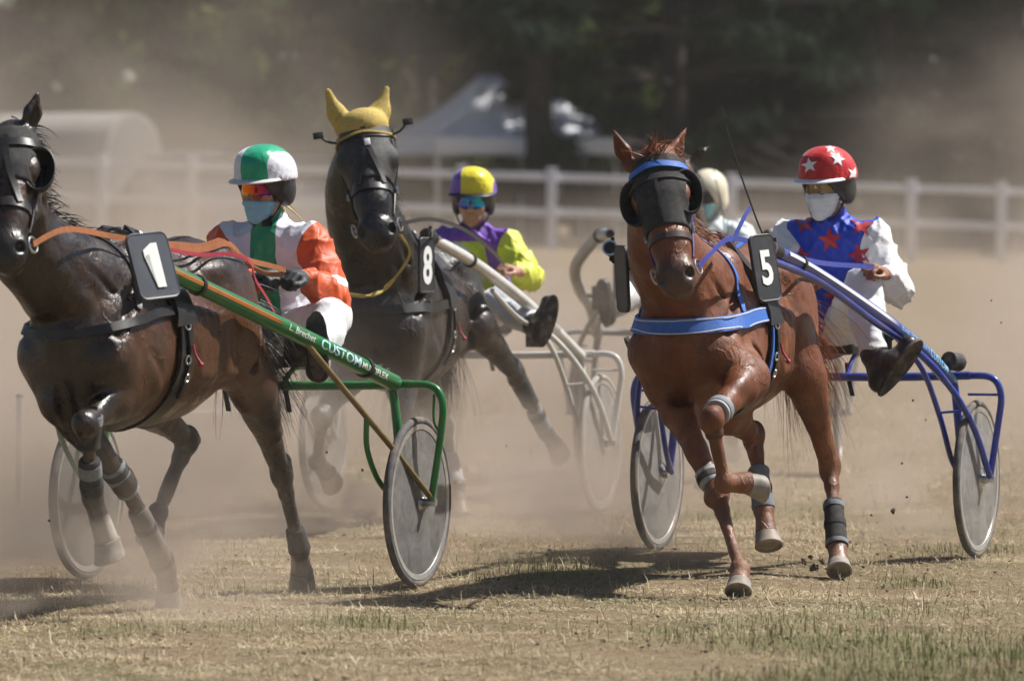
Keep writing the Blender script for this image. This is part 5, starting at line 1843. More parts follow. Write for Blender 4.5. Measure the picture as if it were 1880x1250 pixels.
# ------------------------------------------------------------------ team five: chestnut, blue sulky
f5 = Frame(0.80, 25.03, 17, 0.97)
h5poll = P(1197, 280, 24.20); h5muz = P(1243, 528, 23.93)
H5 = dict(frame=f5, label='chestnut horse wearing number 5 with blue breast collar and black blinker hood', coat=CHEST, hoof=HOOF_PALE, seed=5, res=0.011,
    poll=h5poll, muzzle=h5muz, head_left=V(0.95, -0.28, -0.12), head_len=0.62, muzzle_dark=0.8,
    neck_bend=V(-0.055, -0.02, -0.085), neck_w=0.80,
    ears=[(P(1156, 306, 24.28), P(1127, 240, 24.28), V(-0.35, -0.9, 0.1)), (P(1232, 300, 24.28), P(1259, 236, 24.34), V(0.55, -0.8, 0))],
    legs={
      'RF': dict(j=[P(1222, 708, 24.80), P(1316, 905, 24.46), P(1359, 1046, 24.22), P(1356, 1094, 24.13)], toe=V(-0.1, -1, 0)),
      'LF': dict(j=[P(1376, 694, 24.70), P(1306, 768, 24.30), P(1330, 886, 24.34), P(1398, 886, 24.44)], toe=V(0.1, -0.5, -1), tendon=1.0),
      'RH': dict(j=[P(1330, 750, 25.40), P(1384, 800, 25.75), P(1402, 935, 25.62), P(1412, 1008, 25.52)], toe=V(0.0, -1, 0.1), hoof_mat=mat('two tone hoof', (0.20, 0.17, 0.14), 0.55, vary=0.7, scale=9, dirt=0.5), r=0.055),
      'LH': dict(j=[P(1478, 690, 25.66), P(1524, 858, 25.92), P(1537, 1005, 25.68), P(1541, 1056, 25.56)], toe=V(0, -1, 0)),
    })
build_horse(H5)
hd = H5['hd']; W5 = f5
hood(H5, CANVAS, 0.015, 0.335, 0.03, 0.042)
for s in (-1, 1):
    cup(H5, hd(0.195, s * 0.112, -0.010), hd.d * 0.9 + hd.l * s * 0.25, hd.n, 0.060, 0.085, CANVAS, 1.70)
bridle(H5, mat('brown leather', (0.05, 0.03, 0.025), 0.5, vary=0.2, scale=60), BLUEDK, 0.385, False, True)
strap(H5, [hd(0.075, -0.13, -0.09), hd(0.075, -0.09, 0.02), hd(0.065, 0, 0.05), hd(0.075, 0.09, 0.02), hd(0.075, 0.13, -0.09)], 0.028, 0.006, BLUEWEB, 'browband', lift=0.010, bvh=H5['hood_bvh'])
strap(H5, [hd(0.02, 0, 0.05), hd(0.12, 0, 0.05), hd(0.22, 0, 0.05), hd(0.31, 0, 0.05)], 0.012, 0.004, CANVAS, 'seam', lift=0.002, bvh=H5['hood_bvh'])
strap(H5, [hd(0.14, -0.13, -0.04), hd(0.125, -0.09, 0.02), hd(0.12, 0, 0.05), hd(0.125, 0.09, 0.02), hd(0.14, 0.13, -0.04)], 0.03, 0.005, CANVAS, 'hood_hem', lift=0.003, bvh=H5['hood_bvh'])
body_harness(H5, BLUEWEB, BLUEWEB, BLACKSTRAP, 0.066, 1.155, WHITEWEB, True, 0.03)
c5 = P(1405, 492, 24.55)
number_plate(H5, c5, V(0.70, 0.71, 0.07), V(-0.15, 0.16, 1.0), 0.150, 0.285, '5', PLATE, INK_W, 'black plate with a white 5', 0.46, 0.52, 0.03)
number_plate(H5, P(1142, 512, 24.70), V(0.35, -0.93, 0.0), V(-0.05, 0.0, 1.0), 0.13, 0.28, None, PLATE, INK_W, None)
mane_tail(H5, HAIR_CH, 5, tail_dir=V(0.62, 0.5, -0.35), tail_len=0.6)
L_ = H5['legs']
mat('white knee boot', (0.33, 0.33, 0.34), 0.7, vary=0.2, scale=60, dirt=0.4)
a_, k_ = L_['LF']['j'][0], L_['LF']['j'][1]
boot_on(H5, lerp(a_, k_, 0.74), lerp(a_, k_, 0.88), 0.068, 0.066, mat('white knee boot', (0, 0, 0)), 'knee_boot', [(0.5, 0.012, GREYFELT)])
boot_on(H5, k_ + V(-0.004, -0.006, 0.015), lerp(k_, L_['LF']['j'][2], 0.30), 0.049, 0.044, mat('brown boot', (0.075, 0.030, 0.014), 0.6, vary=0.3, scale=40, dirt=0.2), 'knee_guard')
k_, f_ = L_['RF']['j'][1], L_['RF']['j'][2]
boot_on(H5, lerp(L_['RF']['j'][0], k_, 0.80), lerp(L_['RF']['j'][0], k_, 0.93), 0.062, 0.060, mat('white knee boot', (0, 0, 0)), 'knee_boot', [(0.5, 0.014, RUBBER)])
for key, m_ in (('RH', GREYFELT), ('LH', CANVAS)):
    k_, f_ = L_[key]['j'][1], L_[key]['j'][2]
    boot_on(H5, lerp(k_, f_, 0.42), lerp(k_, f_, 1.0), 0.050, 0.056, m_, 'leg_boot', [(0.12, 0.012, GREYFELT), (0.50, 0.015, CANVAS), (0.92, 0.010, GREYFELT)])

s5 = Frame(1.383, 27.06, 20)
sh5 = [s5(2.08, 0.46, 1.40), s5(1.75, 0.48, 1.335), s5(1.25, 0.52, 1.21), s5(0.70, 0.57, 1.055), s5(0.30, 0.61, 0.92), s5(0.03, 0.64, 0.80)]
K5 = dict(frame=s5, mirror_off=0.20, track=1.52, shaft=sh5, paint=BLUE, disc=disc_mat('grey wheel disc', (0.26, 0.25, 0.24), 0.96), tyre=GREYTYRE, label='blue sulky with white lettering behind the chestnut horse', bar_u=0.82, shaft_r=0.033)
o5 = make_sulky(K5)
shL, pL = o5['shaftL']
coupling(H5, pL[0], STEEL, pL[4]); coupling(H5, o5['shaftR'][1][0], STEEL, o5['shaftR'][1][4])
for a_ in (0.30, 0.05): stripe(pL, 0.10, 1.42, a_, 0.0035, 0.033, INK_W, shL)
wrap_text('BLANC SPORTS SULKYS', pL, 1.46, 0.022, 0.15, 0.0335, INK_B, shL, 0.0, sx=1.05)
wrap_text('CUSTOM', pL, 1.82, 0.036, 0.15, 0.0335, INK_B, shL, 0.02, sx=1.15)
wrap_text('FLEXIBLE', pL, 2.04, 0.024, 0.10, 0.0335, INK_B, shL, 0.01, sx=1.0)
MB().tube([pL[-6] + V(0.05, 0.05, 0.03), pL[-6] + V(0.10, 0.12, 0.02)], 0.042, 16).build('foam_pad', RUBBER, o5['root'])
MB().tube(spline([s5(2.2, 0.46, 1.37), s5(1.6, 0.50, 1.27), s5(1.0, 0.55, 1.10), s5(0.62, 0.58, 1.0)], 8), 0.017, 12).build('under_shaft', BLUE, o5['root'])

# ------------------------------------------------------------------ team one: dark bay, green sulky
f1 = Frame(-1.585, 23.13, 20, 0.96, 0.05)
H1 = dict(frame=f1, label='dark bay horse wearing number 1 at the left edge of the photo', coat=BAY, hoof=HOOF_PALE, seed=11, res=0.011,
    poll=P(14, 232, 22.42), muzzle=P(8, 462, 22.12), head_left=V(0.97, -0.22, 0), head_len=0.60, muzzle_dark=0.6, neck_w=0.78, neck_bend=V(-0.07, -0.05, -0.13),
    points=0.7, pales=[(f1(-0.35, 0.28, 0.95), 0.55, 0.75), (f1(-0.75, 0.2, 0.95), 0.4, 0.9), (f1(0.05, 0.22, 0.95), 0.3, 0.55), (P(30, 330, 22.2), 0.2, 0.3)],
    ears=[(P(52, 240, 22.46), P(71, 163, 22.46), V(0.55, -0.8, 0)), (P(-22, 240, 22.46), P(-40, 168, 22.46), V(-0.5, -0.8, 0))],
    legs={
      'RF': dict(j=[P(112, 735, 22.85), P(228, 885, 23.15), P(305, 1046, 23.46), P(313, 1106, 23.54)], toe=V(-0.3, -1, 0)),
      'LF': dict(j=[P(222, 722, 22.98), P(158, 778, 22.62), P(170, 912, 22.80), P(207, 1022, 22.86)], toe=V(-0.4, -0.8, 0), tendon=1.0, r=0.056),
      'RH': dict(j=[P(262, 735, 23.75), P(345, 808, 24.15), P(290, 940, 23.9), P(275, 1000, 23.8)], toe=V(-0.2, -1, 0)),
      'LH': dict(j=[P(468, 715, 24.0), P(517, 870, 24.38), P(550, 1008, 24.55), P(556, 1066, 24.70)], toe=V(-0.1, -1, 0)),
    }, socks=[(P(192, 975, 22.84), 0.085), (P(554, 1040, 24.6), 0.07)])
build_horse(H1)
hd = H1['hd']
hood(H1, CANVAS, 0.0, 0.25, 0.02, 0.062)
for s in (-1, 1):
    cup(H1, hd(0.195, s * 0.122, -0.015), hd.d * 0.9 + hd.l * s * 0.2, hd.n, 0.062, 0.090, BLACKSTRAP, 1.6)
bridle(H1, BLACKSTRAP, BLACKSTRAP, 0.36, True, True, 0.032)
strap(H1, [hd(0.05, 0, 0.06), hd(0.2, 0.02, 0.06), hd(0.36, 0.07, 0.03)], 0.022, 0.005, BLACKSTRAP, 'face_strap', lift=0.009)
strap(H1, [hd(0.05, 0, 0.06), hd(0.2, -0.02, 0.06), hd(0.36, -0.07, 0.03)], 0.022, 0.005, BLACKSTRAP, 'face_strap', lift=0.009)
body_harness(H1, BLACKSTRAP, BLACKSTRAP, BLACKSTRAP, 0.036, 1.17, None, True, 0.07)
number_plate(H1, P(281, 488, 22.72), V(0.74, 0.66, 0.08), V(-0.26, 0.14, 1.0), 0.200, 0.265, '1', SLATE, INK_W, 'slate plate with a white 1', 0.5, 0.66)
mane_tail(H1, HAIR_BK, 8, mane_len=0.11, mane_side=1, forelock=False, tail_dir=V(0.75, 0.3, -0.40), tail_len=0.50)
L_ = H1['legs']
k_, f_ = L_['LF']['j'][1], L_['LF']['j'][2]
boot_on(H1, lerp(L_['LF']['j'][0], k_, 0.92) + V(0, 0, 0.02), lerp(k_, f_, 0.34), 0.060, 0.052, CANVAS, 'knee_boot', [(0.12, 0.018, GREYFELT)])
boot_on(H1, lerp(k_, f_, 0.48), lerp(k_, f_, 0.96), 0.048, 0.052, CANVAS, 'leg_boot', [(0.30, 0.026, GREYFELT), (0.75, 0.014, CANVAS)])
a_, k_, f_, b_ = L_['RF']['j']
boot_on(H1, lerp(a_, k_, 0.80), lerp(k_, f_, 0.12), 0.060, 0.054, GREYFELT, 'knee_boot', [(0.2, 0.016, CANVAS)])
boot_on(H1, lerp(k_, f_, 0.30), lerp(k_, f_, 1.0), 0.048, 0.056, mat('dusty boot', (0.10, 0.085, 0.075), 0.8, vary=0.2, scale=30, dirt=0.6), 'leg_boot', [(0.30, 0.012, CANVAS), (0.85, 0.012, CANVAS)])
k_, f_ = L_['LH']['j'][1], L_['LH']['j'][2]
boot_on(H1, lerp(k_, f_, 0.72), lerp(k_, f_, 1.02), 0.046, 0.056, CANVAS, 'leg_boot')

s1 = Frame(-1.1045, 25.04, 21)
sh1 = [s1(2.05, 0.50, 1.36), s1(1.4, 0.555, 1.20), s1(0.7, 0.61, 1.025), s1(0.02, 0.665, 0.85)]
K1 = dict(frame=s1, mirror_off=0.36, track=1.52, shaft=sh1, paint=GREEN, disc=disc_mat('clear wheel disc', (0.22, 0.21, 0.20), 0.75), tyre=GREYTYRE, brace_mat=mat('bronze enamel', (0.17, 0.125, 0.05), 0.4, vary=0.2, dirt=0.3), label='green sulky with white lettering behind the dark bay horse', bar_u=0.845, style='straight', shaft_r=0.035)
o1 = make_sulky(K1)
shL, pL = o1['shaftL']
coupling(H1, pL[0], GREEN, pL[4]); coupling(H1, o1['shaftR'][1][0], GREEN, o1['shaftR'][1][4])
for a_ in (0.20, -0.08): stripe(pL, 0.06, 1.02, a_, 0.0038, 0.035, ORANGE, shL)
wrap_text('L. Brechet', pL, 1.06, 0.026, 0.0, 0.0355, INK_W, shL, 0.0, 0.25, sx=1.5)
wrap_text('CUSTOM', pL, 1.35, 0.040, -0.05, 0.0355, INK_C, shL, 0.02, sx=1.7)
wrap_text('MULTIFLEX', pL, 1.73, 0.026, -0.15, 0.0355, INK_W, shL, 0.02, sx=1.35)
MB().lathe(pL[int(len(pL) * 0.845)], unit(pL[-1] - pL[-4]), [(0.036, -0.012), (0.042, -0.014), (0.044, 0.0), (0.042, 0.014), (0.036, 0.012)], 18, True).build('shaft_strap', BLACKSTRAP, shL)

# ------------------------------------------------------------------ team eight: black horse, white sulky
f8 = Frame(-0.593, 29.04, 12, 0.97)
H8 = dict(frame=f8, label='black horse wearing number 8 and yellow ear bonnet', coat=BLACK, hoof=HOOF_BROWN, seed=21, res=0.012,
    poll=P(664, 218, 28.20), muzzle=P(694, 446, 27.90), head_left=V(0.99, -0.15, -0.10), head_len=0.66, head_wide=1.12, muzzle_dark=0.4, neck_w=1.0, neck_bend=V(-0.07, 0, 0),
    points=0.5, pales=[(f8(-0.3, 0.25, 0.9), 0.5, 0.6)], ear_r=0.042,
    ears=[(P(632, 240, 28.30), P(603, 172, 28.28), V(-0.4, -0.9, 0)), (P(690, 235, 28.30), P(709, 166, 28.30), V(0.4, -0.9, 0))],
    legs={
      'RF': dict(j=[P(640, 690, 28.75), P(590, 765, 28.42), P(583, 848, 28.62), P(612, 882, 28.75)], toe=V(0.1, -0.3, -1)),
      'LF': dict(j=[P(738, 690, 28.85), P(742, 815, 28.70), P(748, 925, 28.55), P(748, 970, 28.46)], toe=V(0, -1, 0)),
      'RH': dict(j=[P(770, 690, 29.55), P(815, 790, 29.90), P(838, 890, 29.75), P(845, 948, 29.70)], toe=V(0, -1, 0)),
      'LH': dict(j=[P(878, 600, 29.60), P(948, 690, 30.05), P(1003, 795, 30.30), P(1030, 830, 30.42)], toe=V(0.3, 0.2, -1)),
    })
build_horse(H8)
hd = H8['hd']
hood(H8, mat('black mesh cloth', (0.016, 0.017, 0.019), 0.55, vary=0.3, scale=160, dirt=0.2, bmp=0.5), 0.03, 0.30, 0.03, 0.0, 0.006)
# ear bonnet
B_ = Sdf(0.008)
B_.ell(hd(0.015, 0, -0.06), np.array((0.085, 0.108, 0.100)) * hd.k, hd.ax, 0.02)
for (b, t, od) in H8['ears']:
    B_.cone(b - hd.n * -0.01, lerp(b, t, 0.45), 0.043, 0.047, 0.03, unit(od), 0.8); B_.cone(lerp(b, t, 0.45), t + (t - b) * 0.04, 0.047, 0.015, 0.02, unit(od), 0.8)
vs, fs = B_.mesh(lambda X: 0.002 * vnoise(X, 60, 7, 2))
mesh_obj('ear_bonnet', vs, fs, YELLOWC, H8['root'], True)
strap(H8, [hd(0.075, -0.13, -0.10), hd(0.085, -0.09, 0.02), hd(0.075, 0, 0.06), hd(0.085, 0.09, 0.02), hd(0.075, 0.13, -0.10)], 0.014, 0.006, mat('dark yellow braid', (0.36, 0.25, 0.05), 0.85, vary=0.3, scale=140, bmp=0.8), 'bonnet_braid', lift=0.014)
bridle(H8, BLACKSTRAP, BLACKSTRAP, 0.345, True, True, 0.026)
strap(H8, [hd(0.04, 0, 0.06), hd(0.16, 0.015, 0.06), hd(0.33, 0.07, 0.03)], 0.022, 0.005, BLACKSTRAP, 'face_strap', lift=0.010)
strap(H8, [hd(0.04, 0, 0.06), hd(0.16, -0.0, 0.06), hd(0.33, -0.05, 0.04)], 0.022, 0.005, BLACKSTRAP, 'face_strap', lift=0.010)
MB().box(hd(0.14, 0.012, 0.048), (0.036, 0.028, 0.008), hd.ax, 0.003).build('buckle', INK_W, H8['root'])
body_harness(H8, BLACKSTRAP, BLACKSTRAP, BLACKSTRAP, 0.045, 1.12, None, True)
strap(H8, [hd(0.52, 0.08, -0.12), hd(0.52, 0.10, -0.12) + V(0.02, 0.05, -0.10), P(715, 520, 28.3), P(690, 538, 28.25), P(660, 542, 28.3), P(620, 535, 28.5)], 0.022, 0.008, YELLOWC, 'tie_strap', conform=False)
for s in (-1, 1):     # pull-down blinds folded out beside the brow
    mb = MB(); p0 = hd(0.085, s * 0.11, -0.03); p1 = hd(0.050, s * 0.175, 0.0)
    mb.tube(spline([p0, lerp(p0, p1, 0.5) + hd.n * 0.012, p1], 4), 0.006, 6); mb.box(p1, (0.035, 0.05, 0.008), hd.ax, 0.003)
    mb.build('blind_rod', BLACKSTRAP, H8['root'])
number_plate(H8, P(783, 487, 28.62), V(0.62, 0.78, 0), V(0.0, 0.10, 1.0), 0.115, 0.270, '8', PLATE, INK_W, 'narrow black plate with a white 8', 0.60, 0.70, 0.03, 0.02)
mane_tail(H8, HAIR_BK, 14, mane_len=0.15, forelock=False, tail_dir=V(-0.25, 0.2, -0.7), tail_len=0.75)
L_ = H8['legs']
k_, f_ = L_['LH']['j'][1], L_['LH']['j'][2]
boot_on(H8, lerp(k_, f_, 0.05), lerp(k_, f_, 0.50), 0.058, 0.050, CANVAS, 'leg_boot')
boot_on(H8, lerp(k_, f_, 0.58), lerp(k_, f_, 0.92), 0.048, 0.052, GREYFELT, 'leg_boot', [(0.3, 0.02, CANVAS)])
k_, f_ = L_['RH']['j'][1], L_['RH']['j'][2]
boot_on(H8, lerp(k_, f_, 0.45), lerp(k_, f_, 1.0), 0.048, 0.054, mat('white knee boot', (0, 0, 0)), 'leg_boot')

s8 = Frame(-0.267, 30.935, 18)
sh8 = [s8(2.08, 0.54, 1.43), s8(1.5, 0.57, 1.30), s8(0.9, 0.60, 1.13), s8(0.45, 0.62, 0.98), s8(0.20, 0.64, 0.88), s8(0.02, 0.66, 0.80)]
K8 = dict(frame=s8, mirror_off=0.36, track=1.52, shaft=sh8, paint=WHITEP, disc=disc_mat('milky wheel disc', (0.34, 0.32, 0.30), 0.7), tyre=mat('pale tyre', (0.32, 0.30, 0.28), 0.8, vary=0.2, scale=30, dirt=0.5), label='white sulky behind the black horse', bar_u=0.815, shaft_r=0.031)
o8 = make_sulky(K8)
shL, pL = o8['shaftL']
coupling(H8, pL[0], STEEL, pL[4]); coupling(H8, o8['shaftR'][1][0], STEEL, o8['shaftR'][1][4])
wrap_text('CUSTOM', pL, 1.62, 0.026, 0.1, 0.0315, GREYP, shL, 0.02, sx=1.3)
MB().tube(spline([s8(1.3, 0.60, 1.16), s8(0.95, 0.62, 1.02), s8(0.6, 0.64, 0.94)], 6), 0.013, 10).build('under_shaft', WHITEP, o8['root'])

# ------------------------------------------------------------------ far team: brown horse, silver sulky
s4 = Frame(1.16, 35.0, 5)
f4 = Frame(1.16 - 1.93 * math.sin(math.radians(5)), 35.0 - 1.93 * math.cos(math.radians(5)), 5, 0.97)
H4 = dict(frame=f4, label='brown horse mostly hidden behind the chestnut horse number 5', coat=GREYB, hoof=HOOF_GREY, seed=31, res=0.015,
    poll=P(1240, 292, 32.2), muzzle=P(1240, 455, 31.9), head_len=0.60, neck_w=0.75, ear_r=0.028,
    ears=[(P(1212, 292, 32.25), P(1184, 240, 32.25), V(-0.4, -0.9, 0)), (P(1274, 292, 32.25), P(1303, 268, 32.25), V(0.4, -0.9, 0))],
    legs={
      'RF': dict(j=[f4(0.15, -0.16, 0.88), f4(0.50, -0.13, 0.75), f4(0.42, -0.12, 0.46), f4(0.28, -0.12, 0.38)], toe=V(0, -0.3, -1)),
      'LF': dict(j=[f4(0.10, 0.16, 0.86), f4(0.22, 0.12, 0.45), f4(0.30, 0.10, 0.14), f4(0.36, 0.10, 0.015)]),
      'RH': dict(j=[f4(-0.62, -0.17, 0.86), f4(-0.80, -0.16, 0.50), f4(-0.60, -0.15, 0.15), f4(-0.54, -0.15, 0.015)]),
      'LH': dict(j=[f4(-0.66, 0.17, 0.86), f4(-0.98, 0.17, 0.56), f4(-1.12, 0.18, 0.26), f4(-1.20, 0.18, 0.15)]),
    })
build_horse(H4)
bridle(H4, BLACKSTRAP)
body_harness(H4, BLACKSTRAP, BLACKSTRAP, BLACKSTRAP)
number_plate(H4, f4(-0.17, -0.42, 1.22), V(-0.35, 0.93, 0.0), V(0, 0, 1), 0.14, 0.28, None, PLATE, INK_W, None)
mane_tail(H4, HAIR_BK, 24, tail=True, tail_n=14)
sh4 = [s4(2.05, 0.44, 1.42), s4(1.8, 0.52, 1.40), s4(1.35, 0.68, 1.24), s4(1.0, 0.69, 1.10), s4(0.5, 0.66, 0.98), s4(0.02, 0.66, 0.82)]
K4 = dict(frame=s4, track=1.52, shaft=sh4, paint=GREYP, disc=disc_mat('grey wheel disc far', (0.3, 0.29, 0.28), 0.8), tyre=GREYTYRE, label='silver sulky farthest back, behind the horse number 5', bar_u=0.83)
o4 = make_sulky(K4)

# ------------------------------------------------------------------ the four drivers
def sc_in(base, k, x):
    """bring a world point into the driver's own size"""
    return np.asarray(base) + (np.asarray(x, float) - np.asarray(base)) / k

def seg_t(X, a, b):
    ab = b - a
    return (X - a) @ ab / (ab @ ab)

def seg_d(X, a, b):
    t = np.clip(seg_t(X, a, b), 0, 1)
    return np.linalg.norm(X - a - t[:, None] * (b - a), axis=1)

def arm_field(X, B, s):
    """positive on the sleeve, negative on the torso"""
    el, wr = B['arms'][s][0], B['arms'][s][1]
    dA = np.minimum(seg_d(X, B['sh'][s] + B['lt'] * s * 0.02, el), seg_d(X, el, wr))
    q = X - B['pel']; ax = unit(B['nb'] - B['pel']); t = np.clip(q @ ax, 0, 9)
    q = q - t[:, None] * ax; ql = q @ B['lt']
    dT = np.sqrt(np.maximum(np.einsum('ij,ij->i', q, q) + ql * ql * (1 / 1.28 ** 2 - 1), 0))
    return (dT - 0.128) - (dA - 0.062)

def driver(fr, k, label, head, look, armL, armR, legL, seed, **kw):
    base = fr(-0.10, 0, 0.0)
    base = fr(-0.10, 0, 0.96)
    S_ = lambda x: sc_in(base, k, x)
    pel = fr(*kw.pop('pelvis', (-0.12, 0, 1.03)))
    lk = [np.asarray(q, float) for q in legL]
    rk = [mirror(fr, q) for q in lk]
    if 'legR' in kw: rk = [np.asarray(q, float) for q in kw.pop('legR')]
    Q = dict(frame=fr, base=base, label=label, head=S_(head), look=look, pelvis=S_(pel), seed=seed,
             armL=[S_(q) for q in armL[:3]] + list(armL[3:]), armR=[S_(q) for q in armR[:3]] + list(armR[3:]),
             legL=[S_(pel + fr.L * 0.10)] + [S_(q) for q in lk], legR=[S_(pel - fr.L * 0.10)] + [S_(q) for q in rk], **kw)
    build_driver(Q)
    Q['k'] = k; Q['S'] = S_
    return Q

SKIN = skin_mat('skin', (0.42, 0.22, 0.15)); SKIN_T = skin_mat('tanned skin', (0.30, 0.14, 0.085)); GLOVE = None
WHITE_T = cloth_mat('white breeches', (0.74, 0.74, 0.76), [], 0.6, 0.2, 0.35, 6)
M_BLUE = mat('surgical mask blue', (0.22, 0.50, 0.66), 0.8, vary=0.06, scale=40, bmp=0.3); M_WHITE = mat('surgical mask white', (0.62, 0.66, 0.70), 0.8, vary=0.06, scale=40, bmp=0.3); M_TEAL = mat('surgical mask teal', (0.30, 0.60, 0.60), 0.8, vary=0.06, scale=40)
RED, BLU = (0.52, 0.015, 0.020), (0.012, 0.050, 0.480)

# --- driver five: blue jacket with red stars, white sleeves, red cap with white stars
Q5 = driver(s5, 1.10, 'driver in blue jacket with red stars and red starred helmet', P(1517, 350, 26.92), V(-0.52, -0.85, -0.10),
    [P(1648, 532, 26.78), P(1622, 502, 26.50), P(1600, 486, 26.42), V(-0.5, -0.2, -0.8), V(0.1, -0.9, 0.4)],
    [P(1440, 530, 26.75), P(1470, 515, 26.45), P(1492, 505, 26.38), V(0.4, -0.2, -0.8), V(0.1, -0.9, 0.4)],
    [P(1585, 528, 26.50), P(1604, 652, 26.34), P(1615, 702, 26.24), P(1668, 632, 26.24)], 5,
    skin=SKIN_T, trouser_mat=WHITE_T,
    jacket_attr=lambda X, B: {'sleeve': np.maximum(arm_field(X, B, 1), arm_field(X, B, -1))},
    jacket_mat=cloth_mat('blue satin', BLU, [('sleeve', (0.72, 0.71, 0.72))], 0.56, 0.15, 0.30, 7),
    cover_attr=lambda q: {'a': q[0] * 0 - 1}, cover_mat=cloth_mat('red satin', RED, [], 0.42, 0.25, 0.25, 16),
    peak=mat('white peak', (0.70, 0.74, 0.78), 0.4, vary=0.05), goggle=lens_mat('smoked lens', [(0.0, (0.10, 0.06, 0.03)), (0.5, (0.35, 0.28, 0.18)), (1.0, (0.05, 0.04, 0.03))]), mask=M_WHITE, mask_up=-0.012)
STAR_R = mat('red satin star', (0.42, 0.012, 0.022), 0.45, vary=0.1, sheen=0.2); STAR_W = mat('white satin star', (0.75, 0.75, 0.78), 0.45, vary=0.05, sheen=0.2)
bv = bvh_of(Q5['jacket'])
for (px, py, r, tw) in ((1476, 408, 0.045, 0.2), (1583, 412, 0.052, -0.15), (1524, 440, 0.054, 0.1), (1578, 468, 0.050, 0.3), (1470, 470, 0.045, 0.0), (1535, 545, 0.052, 0.1)):
    o_ = Q5['S'](P(px, py, 26.72))
    bm = star_bm(r, 0.42, 0.012)
    decal('star', bm, bv, o_, V(math.cos(tw), 0, math.sin(tw)), V(-math.sin(tw), 0, math.cos(tw)), V(0.05, 1, -0.02), STAR_R, Q5['root'], 0.004)
bv = bvh_of(Q5['cover'])
for (px, py, r, tw) in ((1486, 303, 0.034, 0.1), (1539, 292, 0.032, -0.1), (1570, 315, 0.032, -0.2), (1526, 269, 0.026, 0.0)):
    o_ = Q5['S'](P(px, py, 26.80))
    decal('star', star_bm(r, 0.42, 0.010), bv, o_, V(math.cos(tw), 0, math.sin(tw)), V(-math.sin(tw), 0, math.cos(tw)), V(0.0, 1, -0.15), STAR_W, Q5['root'], 0.003)

# --- driver one: white jacket, green stripe, orange sleeves
def jk1(X, B):
    mid = (X - B['nb']) @ B['lt']
    a1 = np.maximum(arm_field(X, B, 1), arm_field(X, B, -1))
    tE = np.maximum(np.where(np.abs(seg_d(X, B['sh'][1], B['arms'][1][0])) < 0.12, seg_t(X, B['sh'][1], B['arms'][1][0]), -9), np.where(seg_d(X, B['sh'][-1], B['arms'][-1][0]) < 0.12, seg_t(X, B['sh'][-1], B['arms'][-1][0]), -9))
    band = np.minimum(a1, 0.10 - np.abs(tE - 0.86))
    return {'stripe': 0.052 - np.abs(mid - 0.005), 'sleeve': a1, 'band': band}
Q1 = driver(s1, 1.08, 'driver in white and orange jacket with green stripe and green and white helmet', P(484, 352, 24.95), V(-0.52, -0.85, -0.10),
    [P(612, 548, 24.78), P(556, 508, 24.52), P(526, 500, 24.42), V(-0.3, -0.1, -0.9), V(0.1, -0.9, 0.5)],
    [P(418, 535, 24.80), P(470, 512, 24.50), P(500, 500, 24.42), V(0.3, -0.1, -0.9), V(0.1, -0.9, 0.5)],
    [P(606, 585, 24.60), P(580, 650, 24.34), P(583, 682, 24.24), P(580, 594, 24.26)], 1,
    skin=SKIN, trouser_mat=WHITE_T, jacket_attr=jk1,
    jacket_mat=cloth_mat('white satin', (0.68, 0.69, 0.76), [('stripe', (0.006, 0.26, 0.13)), ('sleeve', (0.62, 0.085, 0.015)), ('band', (0.70, 0.70, 0.74))], 0.54, 0.15, 0.30, 7),
    cover_attr=lambda q: {'green': 0.052 - np.abs(q[1] - 0.026)}, cover_mat=cloth_mat('white and green cap', (0.70, 0.70, 0.76), [('green', (0.010, 0.34, 0.18))], 0.36, 0.3, 0.2, 16),
    peak=mat('pale peak', (0.60, 0.58, 0.55), 0.4, vary=0.05), goggle=lens_mat('orange mirror lens', [(0.0, (0.75, 0.40, 0.03)), (0.30, (0.80, 0.16, 0.02)), (0.55, (0.45, 0.03, 0.10)), (0.8, (0.12, 0.02, 0.14))]), mask=M_BLUE, mask_up=-0.036)
# gloves on driver one
for (a, n_, t_) in ((Q1['armL'], 1, 1), (Q1['armR'], -1, 1)):
    Gs = Sdf(0.006); hand_prims(Gs, a[1], a[2], np.asarray(a[3], float), np.asarray(a[4], float))
    for i, p in enumerate(Gs.pr):
        if p[0] == 'c': Gs.pr[i] = p[:3] + (p[3] + 0.0035, p[4] + 0.0035) + p[5:]
        else: Gs.pr[i] = p[:2] + (p[2] + 0.0035,) + p[3:]
    vs, fs = Gs.mesh()
    mesh_obj('glove', vs, fs, mat('dark glove', (0.03, 0.032, 0.035), 0.6, vary=0.5, scale=60), Q1['root'], True)
hh = Q1['h']
hair_mesh('ponytail', [hh(-0.11, -0.02, -0.06)] * 6, [unit(-hh.f * 0.5 - hh.u + hh.l * 0.4)] * 6, [0.16] * 6, 0.0045, 1.0, mat('blond hair', (0.45, 0.30, 0.12), 0.5, vary=0.3, scale=60), Q1['root'], 3, 6, 6)
jbv = bvh_of(Q1['jacket'])
bm = bmesh.new(); bmesh.ops.create_grid(bm, x_segments=4, y_segments=4, size=0.02)
decal('collar_patch', bm, jbv, Q1['S'](P(488, 407, 24.75)), V(1, 0, 0.1), V(0, 0, 1), V(0, 1, 0), BLACKSTRAP, Q1['root'], 0.004)

